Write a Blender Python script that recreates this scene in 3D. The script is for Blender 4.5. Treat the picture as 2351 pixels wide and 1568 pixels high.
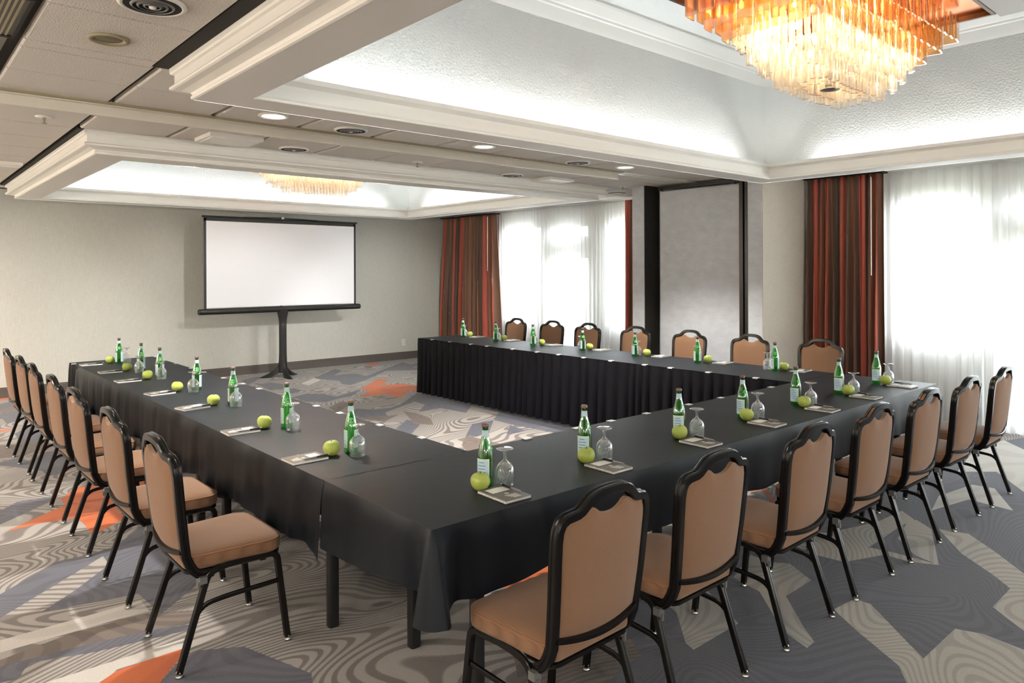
import bpy, bmesh, math, random
from mathutils import Vector, Matrix
PI = math.pi
R = math.radians
rnd = random.Random(7)
for o in list(bpy.data.objects):
    bpy.data.objects.remove(o, do_unlink=True)
scn = bpy.context.scene
COL = scn.collection

def lin(r, g, b):
    f = lambda c: (c / 255 / 12.92) if c / 255 <= 0.04045 else ((c / 255 + 0.055) / 1.055) ** 2.4
    return (f(r), f(g), f(b), 1.0)

# ------------------------------------------------------------------ camera, world, lights, exposure
FPX, HY, YAW, CAMH, ROLL = 1658.29, 623.53, 0.7196, 1.637, -0.0042
cam_d = bpy.data.cameras.new('camera')
cam_d.sensor_width = 36
cam_d.lens = FPX / 2351 * 36
cam_d.shift_y = (HY - 784) / 2351
cam_d.clip_start = 0.05
cam_d.clip_end = 400
cam = bpy.data.objects.new('camera', cam_d)
COL.objects.link(cam)
cam.matrix_world = (Matrix.Translation((0, 0, CAMH)) @ Matrix.Rotation(-YAW, 4, 'Z')
                    @ Matrix.Rotation(PI / 2, 4, 'X') @ Matrix.Rotation(ROLL, 4, 'Z'))
scn.camera = cam
scn.view_settings.view_transform = 'Standard'
scn.view_settings.look = 'None'
scn.view_settings.gamma = 1
scn.view_settings.use_curve_mapping = False
scn.view_settings.exposure = 1.5
scn.cycles.max_bounces = 9
scn.cycles.diffuse_bounces = 4
scn.cycles.glossy_bounces = 3
scn.cycles.transmission_bounces = 5
scn.cycles.transparent_max_bounces = 24
scn.cycles.caustics_reflective = False
scn.cycles.caustics_refractive = False
scn.cycles.sample_clamp_indirect = 20
scn.cycles.use_denoising = True

world = bpy.data.worlds.new('overcast_sky')
scn.world = world
world.use_nodes = True
wn = world.node_tree
wn.nodes['Background'].inputs['Color'].default_value = (0.92, 0.96, 1.0, 1)
wn.nodes['Background'].inputs['Strength'].default_value = 7.5

def light(name, typ, loc, energy, color, rot=(0, 0, 0), **kw):
    d = bpy.data.lights.new(name, typ)
    d.energy = energy
    d.color = color
    for k, v in kw.items():
        setattr(d, k, v)
    o = bpy.data.objects.new(name, d)
    o.location = loc
    o.rotation_euler = rot
    COL.objects.link(o)
    return o

def portal(y0, y1, z0, z1, x):
    o = light('daylight_portal', 'AREA', (x, (y0 + y1) / 2, (z0 + z1) / 2), 1, (1, 1, 1), (0, PI / 2, 0),
              shape='RECTANGLE', size=z1 - z0, size_y=y1 - y0)
    o.data.cycles.is_portal = True
portal(-3.1, 3.3, 0.0, 2.62, 8.66)
portal(6.0, 10.0, 0.0, 2.62, 8.66)

WHITE = (1.0, 0.97, 0.92)
COOL = (0.90, 0.96, 1.0)
WARM = (1.0, 0.62, 0.30)
# cove tubes hidden in the troughs of the two ceiling trays (X, Y rectangles of the tray opening)
TRAYS = [(1.49, -0.15, 6.77, 3.77), (1.49, 6.53, 6.77, 10.44)]
for (x0, y0, x1, y1) in TRAYS:
    e = 1.75 if y0 < 2 else 3.0
    L = x1 - x0 - 0.9
    for yy, s in ((y0 - 0.07, 1), (y1 + 0.07, -1)):
        light('cove_tube', 'AREA', ((x0 + x1) / 2, yy, 2.645), e * L, COOL, (PI + s * R(-12), 0, 0), shape='RECTANGLE', size=L, size_y=0.04)
    L = y1 - y0 - 0.9
    for xx, s in ((x0 - 0.07, 1), (x1 + 0.07, -1)):
        light('cove_tube', 'AREA', (xx, (y0 + y1) / 2, 2.645), e * L, COOL, (PI, s * R(-12), 0), shape='RECTANGLE', size=0.04, size_y=L)
# lamps inside the two chandeliers
CHAND = [(4.17, 1.94), (4.17, 8.55)]
for (cx, cy) in CHAND:
    for dx in (-0.45, 0.0, 0.45):
        light('chandelier_lamp', 'POINT', (cx + dx, cy, 3.0), 5, (1.0, 0.74, 0.46), shadow_soft_size=0.06)
# recessed downlights that burn
DL = [(2.05, 4.83), (3.93, 4.845), (5.84, 4.87)]
for (x, y) in DL:
    light('downlight_and_fill', 'SPOT', (x, y, 2.70), 190, (1.0, 0.95, 0.88), shadow_soft_size=0.06, spot_size=R(110), spot_blend=0.6)
    # hidden spots without fittings, added at the back tray to brighten the back wall
    light('downlight_and_fill', 'SPOT', (x, 6.46, 2.54), 150, (1.0, 0.97, 0.93), (R(60), 0, R((4 - x) * 6)), shadow_soft_size=0.08, spot_size=R(62), spot_blend=0.6)
# warm spots added over the left aisle, beyond the frame, to brighten the room
for (x, y) in ((-1.6, 1.2), (-1.6, 3.7), (-1.6, 6.2), (-1.6, 8.8), (-0.6, 10.6)):
    light('aisle_fill', 'SPOT', (x, y, 2.68), 60 if y < 4 else 130, (1.0, 0.90, 0.78), shadow_soft_size=0.08, spot_size=R(150), spot_blend=0.8)

# unseen fill lamps added along the walls behind and left of the camera
for (x, y) in ((-1.2, -3.85), (1.8, -3.85), (4.8, -3.85), (7.4, -3.85)):
    light('wall_fill', 'POINT', (x, y, 1.95), 42, (1.0, 0.97, 0.93), shadow_soft_size=0.12)
for (x, y) in ((-2.85, -1.0), (-2.85, 3.0), (-2.85, 7.0), (-2.85, 10.5)):
    light('wall_fill', 'POINT', (x, y, 1.95), 50, (1.0, 0.87, 0.74), shadow_soft_size=0.12)

# ------------------------------------------------------------------ materials
def new_mat(name):
    m = bpy.data.materials.new(name)
    m.use_nodes = True
    return m, m.node_tree.nodes, m.node_tree.links, m.node_tree.nodes['Principled BSDF']

def mat(name, col, rough=0.6, metal=0.0, spec=0.5, bump=0.0, bscale=200, vary=0.0, vscale=5, sheen=0.0, emit=None, es=0):
    m, N, Lk, P = new_mat(name)
    P.inputs['Base Color'].default_value = col
    P.inputs['Roughness'].default_value = rough
    P.inputs['Metallic'].default_value = metal
    P.inputs['Specular IOR Level'].default_value = spec
    P.inputs['Sheen Weight'].default_value = sheen
    if emit:
        P.inputs['Emission Color'].default_value = emit
        P.inputs['Emission Strength'].default_value = es
    tc = N.new('ShaderNodeTexCoord')
    if vary:
        n = N.new('ShaderNodeTexNoise'); n.inputs['Scale'].default_value = vscale; n.inputs['Detail'].default_value = 4
        Lk.new(tc.outputs['Object'], n.inputs['Vector'])
        mx = N.new('ShaderNodeMix'); mx.data_type = 'RGBA'
        mx.inputs['A'].default_value = tuple(c * (1 - vary) for c in col[:3]) + (1,)
        mx.inputs['B'].default_value = tuple(min(1, c * (1 + vary)) for c in col[:3]) + (1,)
        Lk.new(n.outputs['Fac'], mx.inputs['Factor'])
        Lk.new(mx.outputs['Result'], P.inputs['Base Color'])
    if bump:
        n = N.new('ShaderNodeTexNoise'); n.inputs['Scale'].default_value = bscale; n.inputs['Detail'].default_value = 3
        Lk.new(tc.outputs['Object'], n.inputs['Vector'])
        b = N.new('ShaderNodeBump'); b.inputs['Strength'].default_value = bump; b.inputs['Distance'].default_value = 0.01
        Lk.new(n.outputs['Fac'], b.inputs['Height'])
        Lk.new(b.outputs['Normal'], P.inputs['Normal'])
    return m

def fabric(name, col, scale=220, dark=0.55, rough=0.85, axis=(1, 1, 1)):
    """woven upholstery: fine rows of ribs"""
    m, N, Lk, P = new_mat(name)
    tc = N.new('ShaderNodeTexCoord')
    mp = N.new('ShaderNodeMapping'); mp.inputs['Scale'].default_value = axis
    Lk.new(tc.outputs['Object'], mp.inputs['Vector'])
    w = N.new('ShaderNodeTexWave'); w.inputs['Scale'].default_value = scale; w.inputs['Distortion'].default_value = 1.2
    w.inputs['Detail'].default_value = 1; w.inputs['Detail Scale'].default_value = 2.5; w.bands_direction = 'X'
    Lk.new(mp.outputs['Vector'], w.inputs['Vector'])
    w2 = N.new('ShaderNodeTexNoise'); w2.inputs['Scale'].default_value = scale * 4
    Lk.new(mp.outputs['Vector'], w2.inputs['Vector'])
    mu = N.new('ShaderNodeMath'); mu.operation = 'MULTIPLY'
    Lk.new(w.outputs['Fac'], mu.inputs[0]); Lk.new(w2.outputs['Fac'], mu.inputs[1])
    mx = N.new('ShaderNodeMix'); mx.data_type = 'RGBA'
    mx.inputs['A'].default_value = tuple(c * dark for c in col[:3]) + (1,)
    mx.inputs['B'].default_value = tuple(min(1, c * 1.15) for c in col[:3]) + (1,)
    mr = N.new('ShaderNodeMath'); mr.operation = 'POWER'; mr.inputs[1].default_value = 0.4
    Lk.new(mu.outputs[0], mr.inputs[0])
    Lk.new(mr.outputs[0], mx.inputs['Factor'])
    Lk.new(mx.outputs['Result'], P.inputs['Base Color'])
    P.inputs['Roughness'].default_value = rough
    P.inputs['Specular IOR Level'].default_value = 0.25
    P.inputs['Sheen Weight'].default_value = 0.15
    b = N.new('ShaderNodeBump'); b.inputs['Strength'].default_value = 0.25; b.inputs['Distance'].default_value = 0.002
    Lk.new(mu.outputs[0], b.inputs['Height']); Lk.new(b.outputs['Normal'], P.inputs['Normal'])
    return m

def carpet(name, ca, cb, amt, freq, scale=0.8, seed=0.0, thr=0.1):
    """tufted carpet: ground colour with printed contour lines like wood grain"""
    m, N, Lk, P = new_mat(name)
    tc = N.new('ShaderNodeTexCoord')
    mp = N.new('ShaderNodeMapping'); mp.inputs['Location'].default_value = (seed, seed * 0.7, 0)
    mp.inputs['Rotation'].default_value = (0, 0, R(20)); mp.inputs['Scale'].default_value = (1.0, 1.9, 1)
    Lk.new(tc.outputs['Object'], mp.inputs['Vector'])
    n = N.new('ShaderNodeTexNoise'); n.inputs['Scale'].default_value = scale; n.inputs['Detail'].default_value = 0.6
    n.inputs['Distortion'].default_value = 0.5
    Lk.new(mp.outputs['Vector'], n.inputs['Vector'])
    mu = N.new('ShaderNodeMath'); mu.operation = 'MULTIPLY'; mu.inputs[1].default_value = freq
    Lk.new(n.outputs['Fac'], mu.inputs[0])
    si = N.new('ShaderNodeMath'); si.operation = 'SINE'; Lk.new(mu.outputs[0], si.inputs[0])
    fz = N.new('ShaderNodeTexNoise'); fz.inputs['Scale'].default_value = 140; fz.inputs['Detail'].default_value = 2
    Lk.new(tc.outputs['Object'], fz.inputs['Vector'])
    ad = N.new('ShaderNodeMath'); ad.operation = 'MULTIPLY_ADD'; ad.inputs[1].default_value = 1.0
    Lk.new(fz.outputs['Fac'], ad.inputs[0]); Lk.new(si.outputs[0], ad.inputs[2])
    rp = N.new('ShaderNodeMapRange'); rp.inputs['From Min'].default_value = thr + 0.3; rp.inputs['From Max'].default_value = thr + 0.8
    Lk.new(ad.outputs[0], rp.inputs['Value'])
    am = N.new('ShaderNodeMath'); am.operation = 'MULTIPLY'; am.inputs[1].default_value = amt
    Lk.new(rp.outputs['Result'], am.inputs[0])
    mx = N.new('ShaderNodeMix'); mx.data_type = 'RGBA'
    mx.inputs['A'].default_value = ca; mx.inputs['B'].default_value = cb
    Lk.new(am.outputs[0], mx.inputs['Factor'])
    # pile flecks
    fl = N.new('ShaderNodeMapRange'); fl.inputs['To Min'].default_value = 0.82; fl.inputs['To Max'].default_value = 1.14
    Lk.new(fz.outputs['Fac'], fl.inputs['Value'])
    mm = N.new('ShaderNodeMix'); mm.data_type = 'RGBA'; mm.blend_type = 'MULTIPLY'; mm.inputs['Factor'].default_value = 1
    Lk.new(mx.outputs['Result'], mm.inputs['A']); Lk.new(fl.outputs['Result'], mm.inputs['B'])
    Lk.new(mm.outputs['Result'], P.inputs['Base Color'])
    P.inputs['Roughness'].default_value = 0.95; P.inputs['Specular IOR Level'].default_value = 0.1
    P.inputs['Sheen Weight'].default_value = 0.2
    b = N.new('ShaderNodeBump'); b.inputs['Strength'].default_value = 0.5; b.inputs['Distance'].default_value = 0.004
    Lk.new(fz.outputs['Fac'], b.inputs['Height']); Lk.new(b.outputs['Normal'], P.inputs['Normal'])
    return m

def thin_glass(name, tint, gloss=0.10, rough=0.02, trl=0.0, trl_col=None):
    m, N, Lk, P = new_mat(name)
    N.remove(P)
    out = [n for n in N if n.type == 'OUTPUT_MATERIAL'][0]
    t = N.new('ShaderNodeBsdfTransparent'); t.inputs['Color'].default_value = tint
    g = N.new('ShaderNodeBsdfGlossy'); g.inputs['Roughness'].default_value = rough
    g.inputs['Color'].default_value = (1, 1, 1, 1)
    lw = N.new('ShaderNodeLayerWeight'); lw.inputs['Blend'].default_value = 0.35
    mr = N.new('ShaderNodeMapRange'); mr.inputs['To Min'].default_value = gloss; mr.inputs['To Max'].default_value = 0.75
    Lk.new(lw.outputs['Facing'], mr.inputs['Value'])
    base = t
    if trl:
        l = N.new('ShaderNodeBsdfTranslucent'); l.inputs['Color'].default_value = trl_col
        a = N.new('ShaderNodeMixShader'); a.inputs[0].default_value = trl
        Lk.new(t.outputs[0], a.inputs[1]); Lk.new(l.outputs[0], a.inputs[2])
        base = a
    s = N.new('ShaderNodeMixShader')
    pw = N.new('ShaderNodeMath'); pw.operation = 'POWER'; pw.inputs[1].default_value = 2.0
    Lk.new(mr.outputs['Result'], pw.inputs[0])
    Lk.new(mr.outputs['Result'], s.inputs[0]); Lk.new(base.outputs[0], s.inputs[1]); Lk.new(g.outputs[0], s.inputs[2])
    Lk.new(s.outputs[0], out.inputs[0])
    return m

def sheer_mat(name):
    m, N, Lk, P = new_mat(name)
    N.remove(P)
    out = [n for n in N if n.type == 'OUTPUT_MATERIAL'][0]
    t = N.new('ShaderNodeBsdfTransparent')
    l = N.new('ShaderNodeBsdfTranslucent'); l.inputs['Color'].default_value = (0.93, 0.94, 0.93, 1)
    d = N.new('ShaderNodeBsdfDiffuse'); d.inputs['Color'].default_value = (0.9, 0.9, 0.89, 1)
    a = N.new('ShaderNodeMixShader'); a.inputs[0].default_value = 0.35
    Lk.new(l.outputs[0], a.inputs[1]); Lk.new(d.outputs[0], a.inputs[2])
    s = N.new('ShaderNodeMixShader'); s.inputs[0].default_value = 0.86
    Lk.new(t.outputs[0], s.inputs[1]); Lk.new(a.outputs[0], s.inputs[2])
    Lk.new(s.outputs[0], out.inputs[0])
    return m

def drape_mat(name):
    """vertical stripes printed on the cloth (UV x runs along the cloth width)"""
    m, N, Lk, P = new_mat(name)
    uv = N.new('ShaderNodeUVMap')
    sx = N.new('ShaderNodeSeparateXYZ'); Lk.new(uv.outputs['UV'], sx.inputs[0])
    mu = N.new('ShaderNodeMath'); mu.operation = 'FRACT'; Lk.new(sx.outputs['X'], mu.inputs[0])
    cr = N.new('ShaderNodeValToRGB'); cr.color_ramp.interpolation = 'CONSTANT'
    cols = [(0.0, (118, 82, 60)), (0.10, (172, 80, 62)), (0.20, (126, 80, 56)), (0.27, (84, 62, 48)), (0.36, (186, 88, 70)),
            (0.5, (90, 68, 54)), (0.58, (146, 92, 62)), (0.66, (108, 80, 62)), (0.76, (176, 82, 64)), (0.84, (128, 86, 60)), (0.93, (78, 60, 48))]
    el = cr.color_ramp.elements
    el[0].position = 0; el[0].color = lin(*cols[0][1])
    el[1].position = cols[1][0]; el[1].color = lin(*cols[1][1])
    for p, c in cols[2:]:
        e = el.new(p); e.color = lin(*c)
    Lk.new(mu.outputs[0], cr.inputs['Fac'])
    Lk.new(cr.outputs['Color'], P.inputs['Base Color'])
    P.inputs['Roughness'].default_value = 0.55
    P.inputs['Specular IOR Level'].default_value = 0.4
    P.inputs['Sheen Weight'].default_value = 0.3
    return m

def wall_fabric(name, col):
    m, N, Lk, P = new_mat(name)
    tc = N.new('ShaderNodeTexCoord')
    fac = None
    for sc in ((260, 8, 12), (8, 260, 300)):
        mp = N.new('ShaderNodeMapping'); mp.inputs['Scale'].default_value = sc if sc[0] > 100 else (12, 12, 260)
        Lk.new(tc.outputs['Object'], mp.inputs['Vector'])
        n = N.new('ShaderNodeTexNoise'); n.inputs['Scale'].default_value = 1.0; n.inputs['Detail'].default_value = 2
        Lk.new(mp.outputs['Vector'], n.inputs['Vector'])
        if fac is None:
            fac = n.outputs['Fac']
        else:
            a = N.new('ShaderNodeMath'); a.operation = 'ADD'; Lk.new(fac, a.inputs[0]); Lk.new(n.outputs['Fac'], a.inputs[1]); fac = a.outputs[0]
    r = N.new('ShaderNodeMapRange'); r.inputs['From Min'].default_value = 0.6; r.inputs['From Max'].default_value = 1.4
    r.inputs['To Min'].default_value = 0.86; r.inputs['To Max'].default_value = 1.1
    Lk.new(fac, r.inputs['Value'])
    mm = N.new('ShaderNodeMix'); mm.data_type = 'RGBA'; mm.blend_type = 'MULTIPLY'; mm.inputs['Factor'].default_value = 1
    mm.inputs['A'].default_value = col
    Lk.new(r.outputs['Result'], mm.inputs['B'])
    Lk.new(mm.outputs['Result'], P.inputs['Base Color'])
    P.inputs['Roughness'].default_value = 0.85; P.inputs['Specular IOR Level'].default_value = 0.2
    return m

M = {}
M['wall'] = wall_fabric('wall_fabric', lin(200, 199, 191))
M['wall_grey'] = wall_fabric('wall_grey_fabric', lin(190, 193, 198))
M['wall_beige'] = wall_fabric('wall_beige_fabric', lin(190, 182, 170))
M['white_wall'] = mat('white_paint', lin(222, 222, 220), 0.7)
M['trim'] = mat('trim_paint', lin(226, 224, 218), 0.45, vary=0.03, vscale=3)
M['soffit'] = mat('soffit_paint', lin(218, 215, 210), 0.6)
M['tray'] = mat('tray_texture', lin(220, 221, 218), 0.75, bump=0.55, bscale=60)
M['tile'] = mat('acoustic_tile', lin(208, 203, 196), 0.9, bump=0.7, bscale=130, vary=0.06, vscale=90)
M['groove'] = mat('ceiling_void', lin(56, 53, 48), 0.9)
M['slot'] = mat('slot_black', lin(30, 27, 22), 0.9)
M['cream'] = mat('cream_metal', lin(206, 200, 188), 0.45)
M['whitemetal'] = mat('white_metal', lin(232, 230, 224), 0.35)
M['tanmetal'] = mat('aged_metal', lin(150, 140, 112), 0.5)
M['black'] = mat('black_metal', lin(24, 22, 21), 0.32)
M['blackmatte'] = mat('black_plastic', lin(18, 19, 20), 0.45)
M['frame'] = mat('chair_frame', lin(14, 12, 11), 0.24, spec=0.36)
M['chrome'] = mat('chrome', lin(190, 188, 182), 0.25, metal=0.9)
M['steel'] = mat('grey_bracket', lin(128, 128, 128), 0.35, metal=0.6)
M['seat'] = fabric('chair_fabric', lin(128, 95, 71), 55, 0.74)
M['piping'] = mat('piping', lin(140, 98, 70), 0.8)
M['cloth'] = mat('black_tablecloth', lin(15, 20, 27), 0.46, spec=0.24, bump=0.06, bscale=16, sheen=0.0)
M['skirt'] = mat('black_skirt', lin(14, 14, 20), 0.65, spec=0.15)
M['clip'] = mat('clear_clip', lin(200, 200, 200), 0.3)
M['screen'] = mat('screen_white', lin(236, 236, 240), 0.5)
M['baseboard'] = mat('baseboard', lin(92, 84, 80), 0.5)
M['apple'] = mat('apple_skin', lin(166, 180, 84), 0.28, vary=0.16, vscale=14)
M['stem'] = mat('apple_stem', lin(88, 66, 36), 0.7)
M['green'] = thin_glass('green_glass', (0.20, 0.62, 0.25, 1), 0.06, 0.03, 0.3, lin(40, 190, 70))
M['label'] = mat('label_paper', lin(178, 205, 222), 0.5)
M['label_rim'] = mat('label_border', lin(206, 226, 190), 0.5)
M['label_line'] = mat('label_print', lin(52, 84, 104), 0.5)
M['neck'] = mat('neck_label', lin(172, 196, 206), 0.4)
M['oval'] = mat('oval_label', lin(92, 182, 96), 0.4)
M['cap'] = mat('bottle_cap', lin(118, 84, 82), 0.35, metal=0.3)
M['glass'] = thin_glass('clear_glass', (0.97, 0.98, 0.98, 1), 0.02, 0.01, 0.09, (1, 1, 1, 1))
M['pane'] = thin_glass('window_glass', (0.97, 0.98, 0.98, 1), 0.03, 0.01)
M['pad'] = mat('notepad_cover', lin(92, 86, 78), 0.35)
M['paper'] = mat('paper', lin(232, 230, 224), 0.6)
M['ink'] = mat('print_pale', lin(214, 212, 204), 0.5)
M['pen'] = mat('pen_black', lin(24, 24, 26), 0.25)
M['sheer'] = sheer_mat('sheer_voile')
M['drape'] = drape_mat('striped_drape')
M['amber'] = thin_glass('amber_glass', (1.0, 0.81, 0.57, 1), 0.14, 0.05, 0.22, (1.0, 0.62, 0.30, 1))
M['prism'] = thin_glass('clear_prism', (1.0, 0.97, 0.92, 1), 0.18, 0.06, 0.25, (1.0, 0.88, 0.74, 1))
M['bulb'] = mat('bulb_glow', (1, 0.85, 0.6, 1), 0.4, emit=(1.0, 0.80, 0.5, 1), es=9)
M['lens'] = mat('lamp_lens', (1, 1, 1, 1), 0.4, emit=(1.0, 0.95, 0.84, 1), es=3.5)
M['lens_off'] = mat('lamp_off', lin(120, 112, 82), 0.4, metal=0.4)
M['copper'] = mat('copper_mirror', lin(214, 120, 60), 0.18, metal=1.0)
M['bronze'] = mat('bronze_rim', lin(96, 66, 36), 0.4, metal=0.5)
M['canopy'] = mat('canopy_white', lin(218, 214, 208), 0.5)
M['grille'] = mat('grille_grey', lin(104, 102, 92), 0.6)
M['c_light'] = carpet('carpet_light', lin(144, 139, 134), lin(84, 75, 72), 0.8, 330, 0.62, 0.0, 0.15)
M['c_daylit'] = carpet('carpet_daylit', lin(160, 155, 148), lin(124, 116, 110), 0.5, 330, 0.6, 7.7, 0.25)  # light carpet again, paler and fainter: window daylight painted into the colour
M['c_pale'] = carpet('carpet_pale', lin(176, 172, 166), lin(158, 152, 146), 0.5, 60, 0.6, 3.1, 0.2)
M['c_dark'] = carpet('carpet_slate', lin(82, 83, 93), lin(66, 67, 77), 0.6, 330, 0.7, 5.3, 0.0)
M['c_brown'] = carpet('carpet_taupe', lin(102, 91, 84), lin(82, 71, 66), 0.8, 330, 0.7, 9.3, 0.0)
M['c_orange'] = carpet('carpet_orange', lin(180, 88, 38), lin(160, 74, 32), 0.5, 60, 0.6, 2.0, 0.3)
M['ground'] = mat('outdoor_ground', lin(180, 180, 174), 0.9, vary=0.1, vscale=0.5)
M['hedge'] = mat('hedge_green', lin(120, 132, 96), 0.9, vary=0.3, vscale=9)
M['concrete'] = mat('concrete_pale', lin(200, 198, 192), 0.8)
M['winframe'] = mat('window_frame', lin(206, 208, 206), 0.5)

# ------------------------------------------------------------------ mesh helpers
class MB:
    def __init__(self):
        self.v, self.f, self.mi, self.uv = [], [], [], {}
    def add(self, vs, fs, mi=0):
        b = len(self.v)
        self.v += [tuple(p) for p in vs]
        for f in fs:
            self.f.append(tuple(i + b for i in f)); self.mi.append(mi)
        return b
    def box(self, x0, x1, y0, y1, z0, z1, mi=0):
        vs = [(x0, y0, z0), (x1, y0, z0), (x1, y1, z0), (x0, y1, z0), (x0, y0, z1), (x1, y0, z1), (x1, y1, z1), (x0, y1, z1)]
        self.add(vs, [(0, 3, 2, 1), (4, 5, 6, 7), (0, 1, 5, 4), (1, 2, 6, 5), (2, 3, 7, 6), (3, 0, 4, 7)], mi)
        return self
    def lathe(self, prof, seg=24, cx=0, cy=0, mi=0, cap=False):
        n = len(prof)
        vs = []
        for i in range(seg):
            a = 2 * PI * i / seg
            for (r, z) in prof:
                vs.append((cx + r * math.cos(a), cy + r * math.sin(a), z))
        fs = []
        for i in range(seg):
            j = (i + 1) % seg
            for k in range(n - 1):
                fs.append((i * n + k, j * n + k, j * n + k + 1, i * n + k + 1))
        if cap:
            fs.append(tuple(i * n for i in range(seg))[::-1])
            fs.append(tuple(i * n + n - 1 for i in range(seg)))
        self.add(vs, fs, mi)
        return self
    def grid(self, P, mi=0, closed=False):
        """P rows of points"""
        n, m = len(P), len(P[0])
        vs = [p for row in P for p in row]
        fs = []
        for i in range(n - 1):
            for j in range(m - 1 + (1 if closed else 0)):
                k = (j + 1) % m
                fs.append((i * m + j, i * m + k, (i + 1) * m + k, (i + 1) * m + j))
        return self.add(vs, fs, mi)
    def sweep(self, path, prof, side, mi=0, cap=True, closed=False):
        """prof in (a, b): a along the side vector (kept ~constant), b along tangent x side"""
        path = [Vector(p) for p in path]
        n = len(path)
        rows = []
        for i in range(n):
            a = path[i - 1] if (i > 0 or closed) else path[i]
            b = path[(i + 1) % n] if (i < n - 1 or closed) else path[i]
            t = (b - a).normalized()
            s = Vector(side(i) if callable(side) else side)
            s = (s - t * s.dot(t)).normalized()
            u = t.cross(s)
            rows.append([tuple(path[i] + s * p[0] + u * p[1]) for p in prof])
        if closed:
            rows.append(rows[0])
        b0 = self.grid(rows, mi, closed=True)
        if cap and not closed:
            m = len(prof)
            self.f.append(tuple(b0 + k for k in range(m))[::-1]); self.mi.append(mi)
            self.f.append(tuple(b0 + (n - 1) * m + k for k in range(m))); self.mi.append(mi)
        return self
    def mesh(self, name, mats, smooth=False, angle=None):
        me = bpy.data.meshes.new(name)
        me.from_pydata(self.v, [], self.f)
        for m in (mats if isinstance(mats, (list, tuple)) else [mats]):
            me.materials.append(m)
        if any(self.mi):
            me.polygons.foreach_set('material_index', self.mi)
        bm = bmesh.new(); bm.from_mesh(me)
        bmesh.ops.recalc_face_normals(bm, faces=bm.faces)
        bm.to_mesh(me); bm.free()
        if smooth:
            me.polygons.foreach_set('use_smooth', [True] * len(me.polygons))
            if angle:
                me.set_sharp_from_angle(angle=R(angle))
        me.update()
        return me
    def build(self, name, mats, parent=None, smooth=False, angle=None, loc=None):
        o = bpy.data.objects.new(name, self.mesh(name, mats, smooth, angle))
        COL.objects.link(o)
        if parent is not None:
            o.parent = parent
        if loc is not None:
            o.location = loc
        return o

def rounded(w, h, r, n=3):
    """rounded-rectangle profile"""
    pts = []
    for cx, cy, a0 in ((w / 2 - r, h / 2 - r, 0), (-w / 2 + r, h / 2 - r, 90), (-w / 2 + r, -h / 2 + r, 180), (w / 2 - r, -h / 2 + r, 270)):
        for i in range(n + 1):
            a = R(a0 + 90 * i / n)
            pts.append((cx + r * math.cos(a), cy + r * math.sin(a)))
    return pts
def circ(r, n=8):
    return [(r * math.cos(2 * PI * i / n), r * math.sin(2 * PI * i / n)) for i in range(n)]
def smooth_path(pts, rad=0.03, n=5):
    """round the corners of a polyline"""
    pts = [Vector(p) for p in pts]
    out = [pts[0]]
    for i in range(1, len(pts) - 1):
        a, b, c = pts[i - 1], pts[i], pts[i + 1]
        d = min(rad, (a - b).length * 0.49, (c - b).length * 0.49)
        p0 = b + (a - b).normalized() * d; p1 = b + (c - b).normalized() * d
        for k in range(n + 1):
            t = k / n
            out.append(p0.lerp(b, t).lerp(b.lerp(p1, t), t))
    out.append(pts[-1])
    return out
def tag(o, label=None, cat=None, group=None, kind=None):
    if label: o['label'] = label
    if cat: o['category'] = cat
    if group: o['group'] = group
    if kind: o['kind'] = kind
    return o
def empty(name, loc=(0, 0, 0), rz=0):
    o = bpy.data.objects.new(name, None); COL.objects.link(o)
    o.location = loc; o.rotation_euler = (0, 0, rz); o.empty_display_size = 0.1
    return o
def dup(root, loc, rz, label, name=None):
    r = root.copy(); COL.objects.link(r)
    r.location = loc; r.rotation_euler = (0, 0, rz); r['label'] = label
    for ch in root.children:
        c = ch.copy(); COL.objects.link(c); c.parent = r
        for g in ch.children:
            d = g.copy(); COL.objects.link(d); d.parent = c
    return r
def placer(proto):
    used = []
    def place(loc, rz, label):
        if not used:
            used.append(1)
            proto.location = loc; proto.rotation_euler = (0, 0, rz); proto['label'] = label
            return proto
        return dup(proto, loc, rz, label)
    return place
def struct(o):
    o['kind'] = 'structure'
    return o

# ------------------------------------------------------------------ room shell
XR, YB, XL, YN, H = 8.62, 11.58, -3.0, -4.0, 2.72
FX = 7.30   # face of the partition closet
struct(MB().box(XL - .1, XR + .1, YB, YB + .12, 0, 2.9).build('wall_back', M['wall']))
struct(MB().box(XL - .12, XL, YN, YB, 0, 2.9).build('wall_left', M['wall']))
struct(MB().box(XL - .1, XR + .1, YN - .12, YN, 0, 2.9).build('wall_front', M['wall']))
# window wall with its openings
WIN = [  # y0, y1, z0, z1
    (2.42, 3.26, 0.87, 2.45), (1.36, 2.20, 0.12, 1.95), (1.36, 2.20, 2.2, 2.42), (0.08, 1.12, 0.1, 2.56), (-1.4, -0.08, 0.1, 2.56), (-3.2, -1.55, 0.1, 2.56),  # openings beyond the frame enlarged to let in extra daylight
    (9.05, 9.95, 0.80, 2.45), (7.95, 8.75, 0.12, 1.90), (7.95, 8.75, 2.16, 2.42), (6.25, 7.45, 0.80, 2.45)]
def wall_with_holes(x0, x1, y0, y1, z0, z1, holes):
    ys = sorted({y0, y1} | {h[0] for h in holes} | {h[1] for h in holes})
    zs = sorted({z0, z1} | {h[2] for h in holes} | {h[3] for h in holes})
    b = MB()
    for i in range(len(ys) - 1):
        for k in range(len(zs) - 1):
            ym, zm = (ys[i] + ys[i + 1]) / 2, (zs[k] + zs[k + 1]) / 2
            if any(h[0] < ym < h[1] and h[2] < zm < h[3] for h in holes):
                continue
            b.box(x0, x1, ys[i], ys[i + 1], zs[k], zs[k + 1])
    return b
struct(wall_with_holes(XR, XR + .12, YN, YB, 0, 2.9, WIN).build('wall_right', M['white_wall']))
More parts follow.
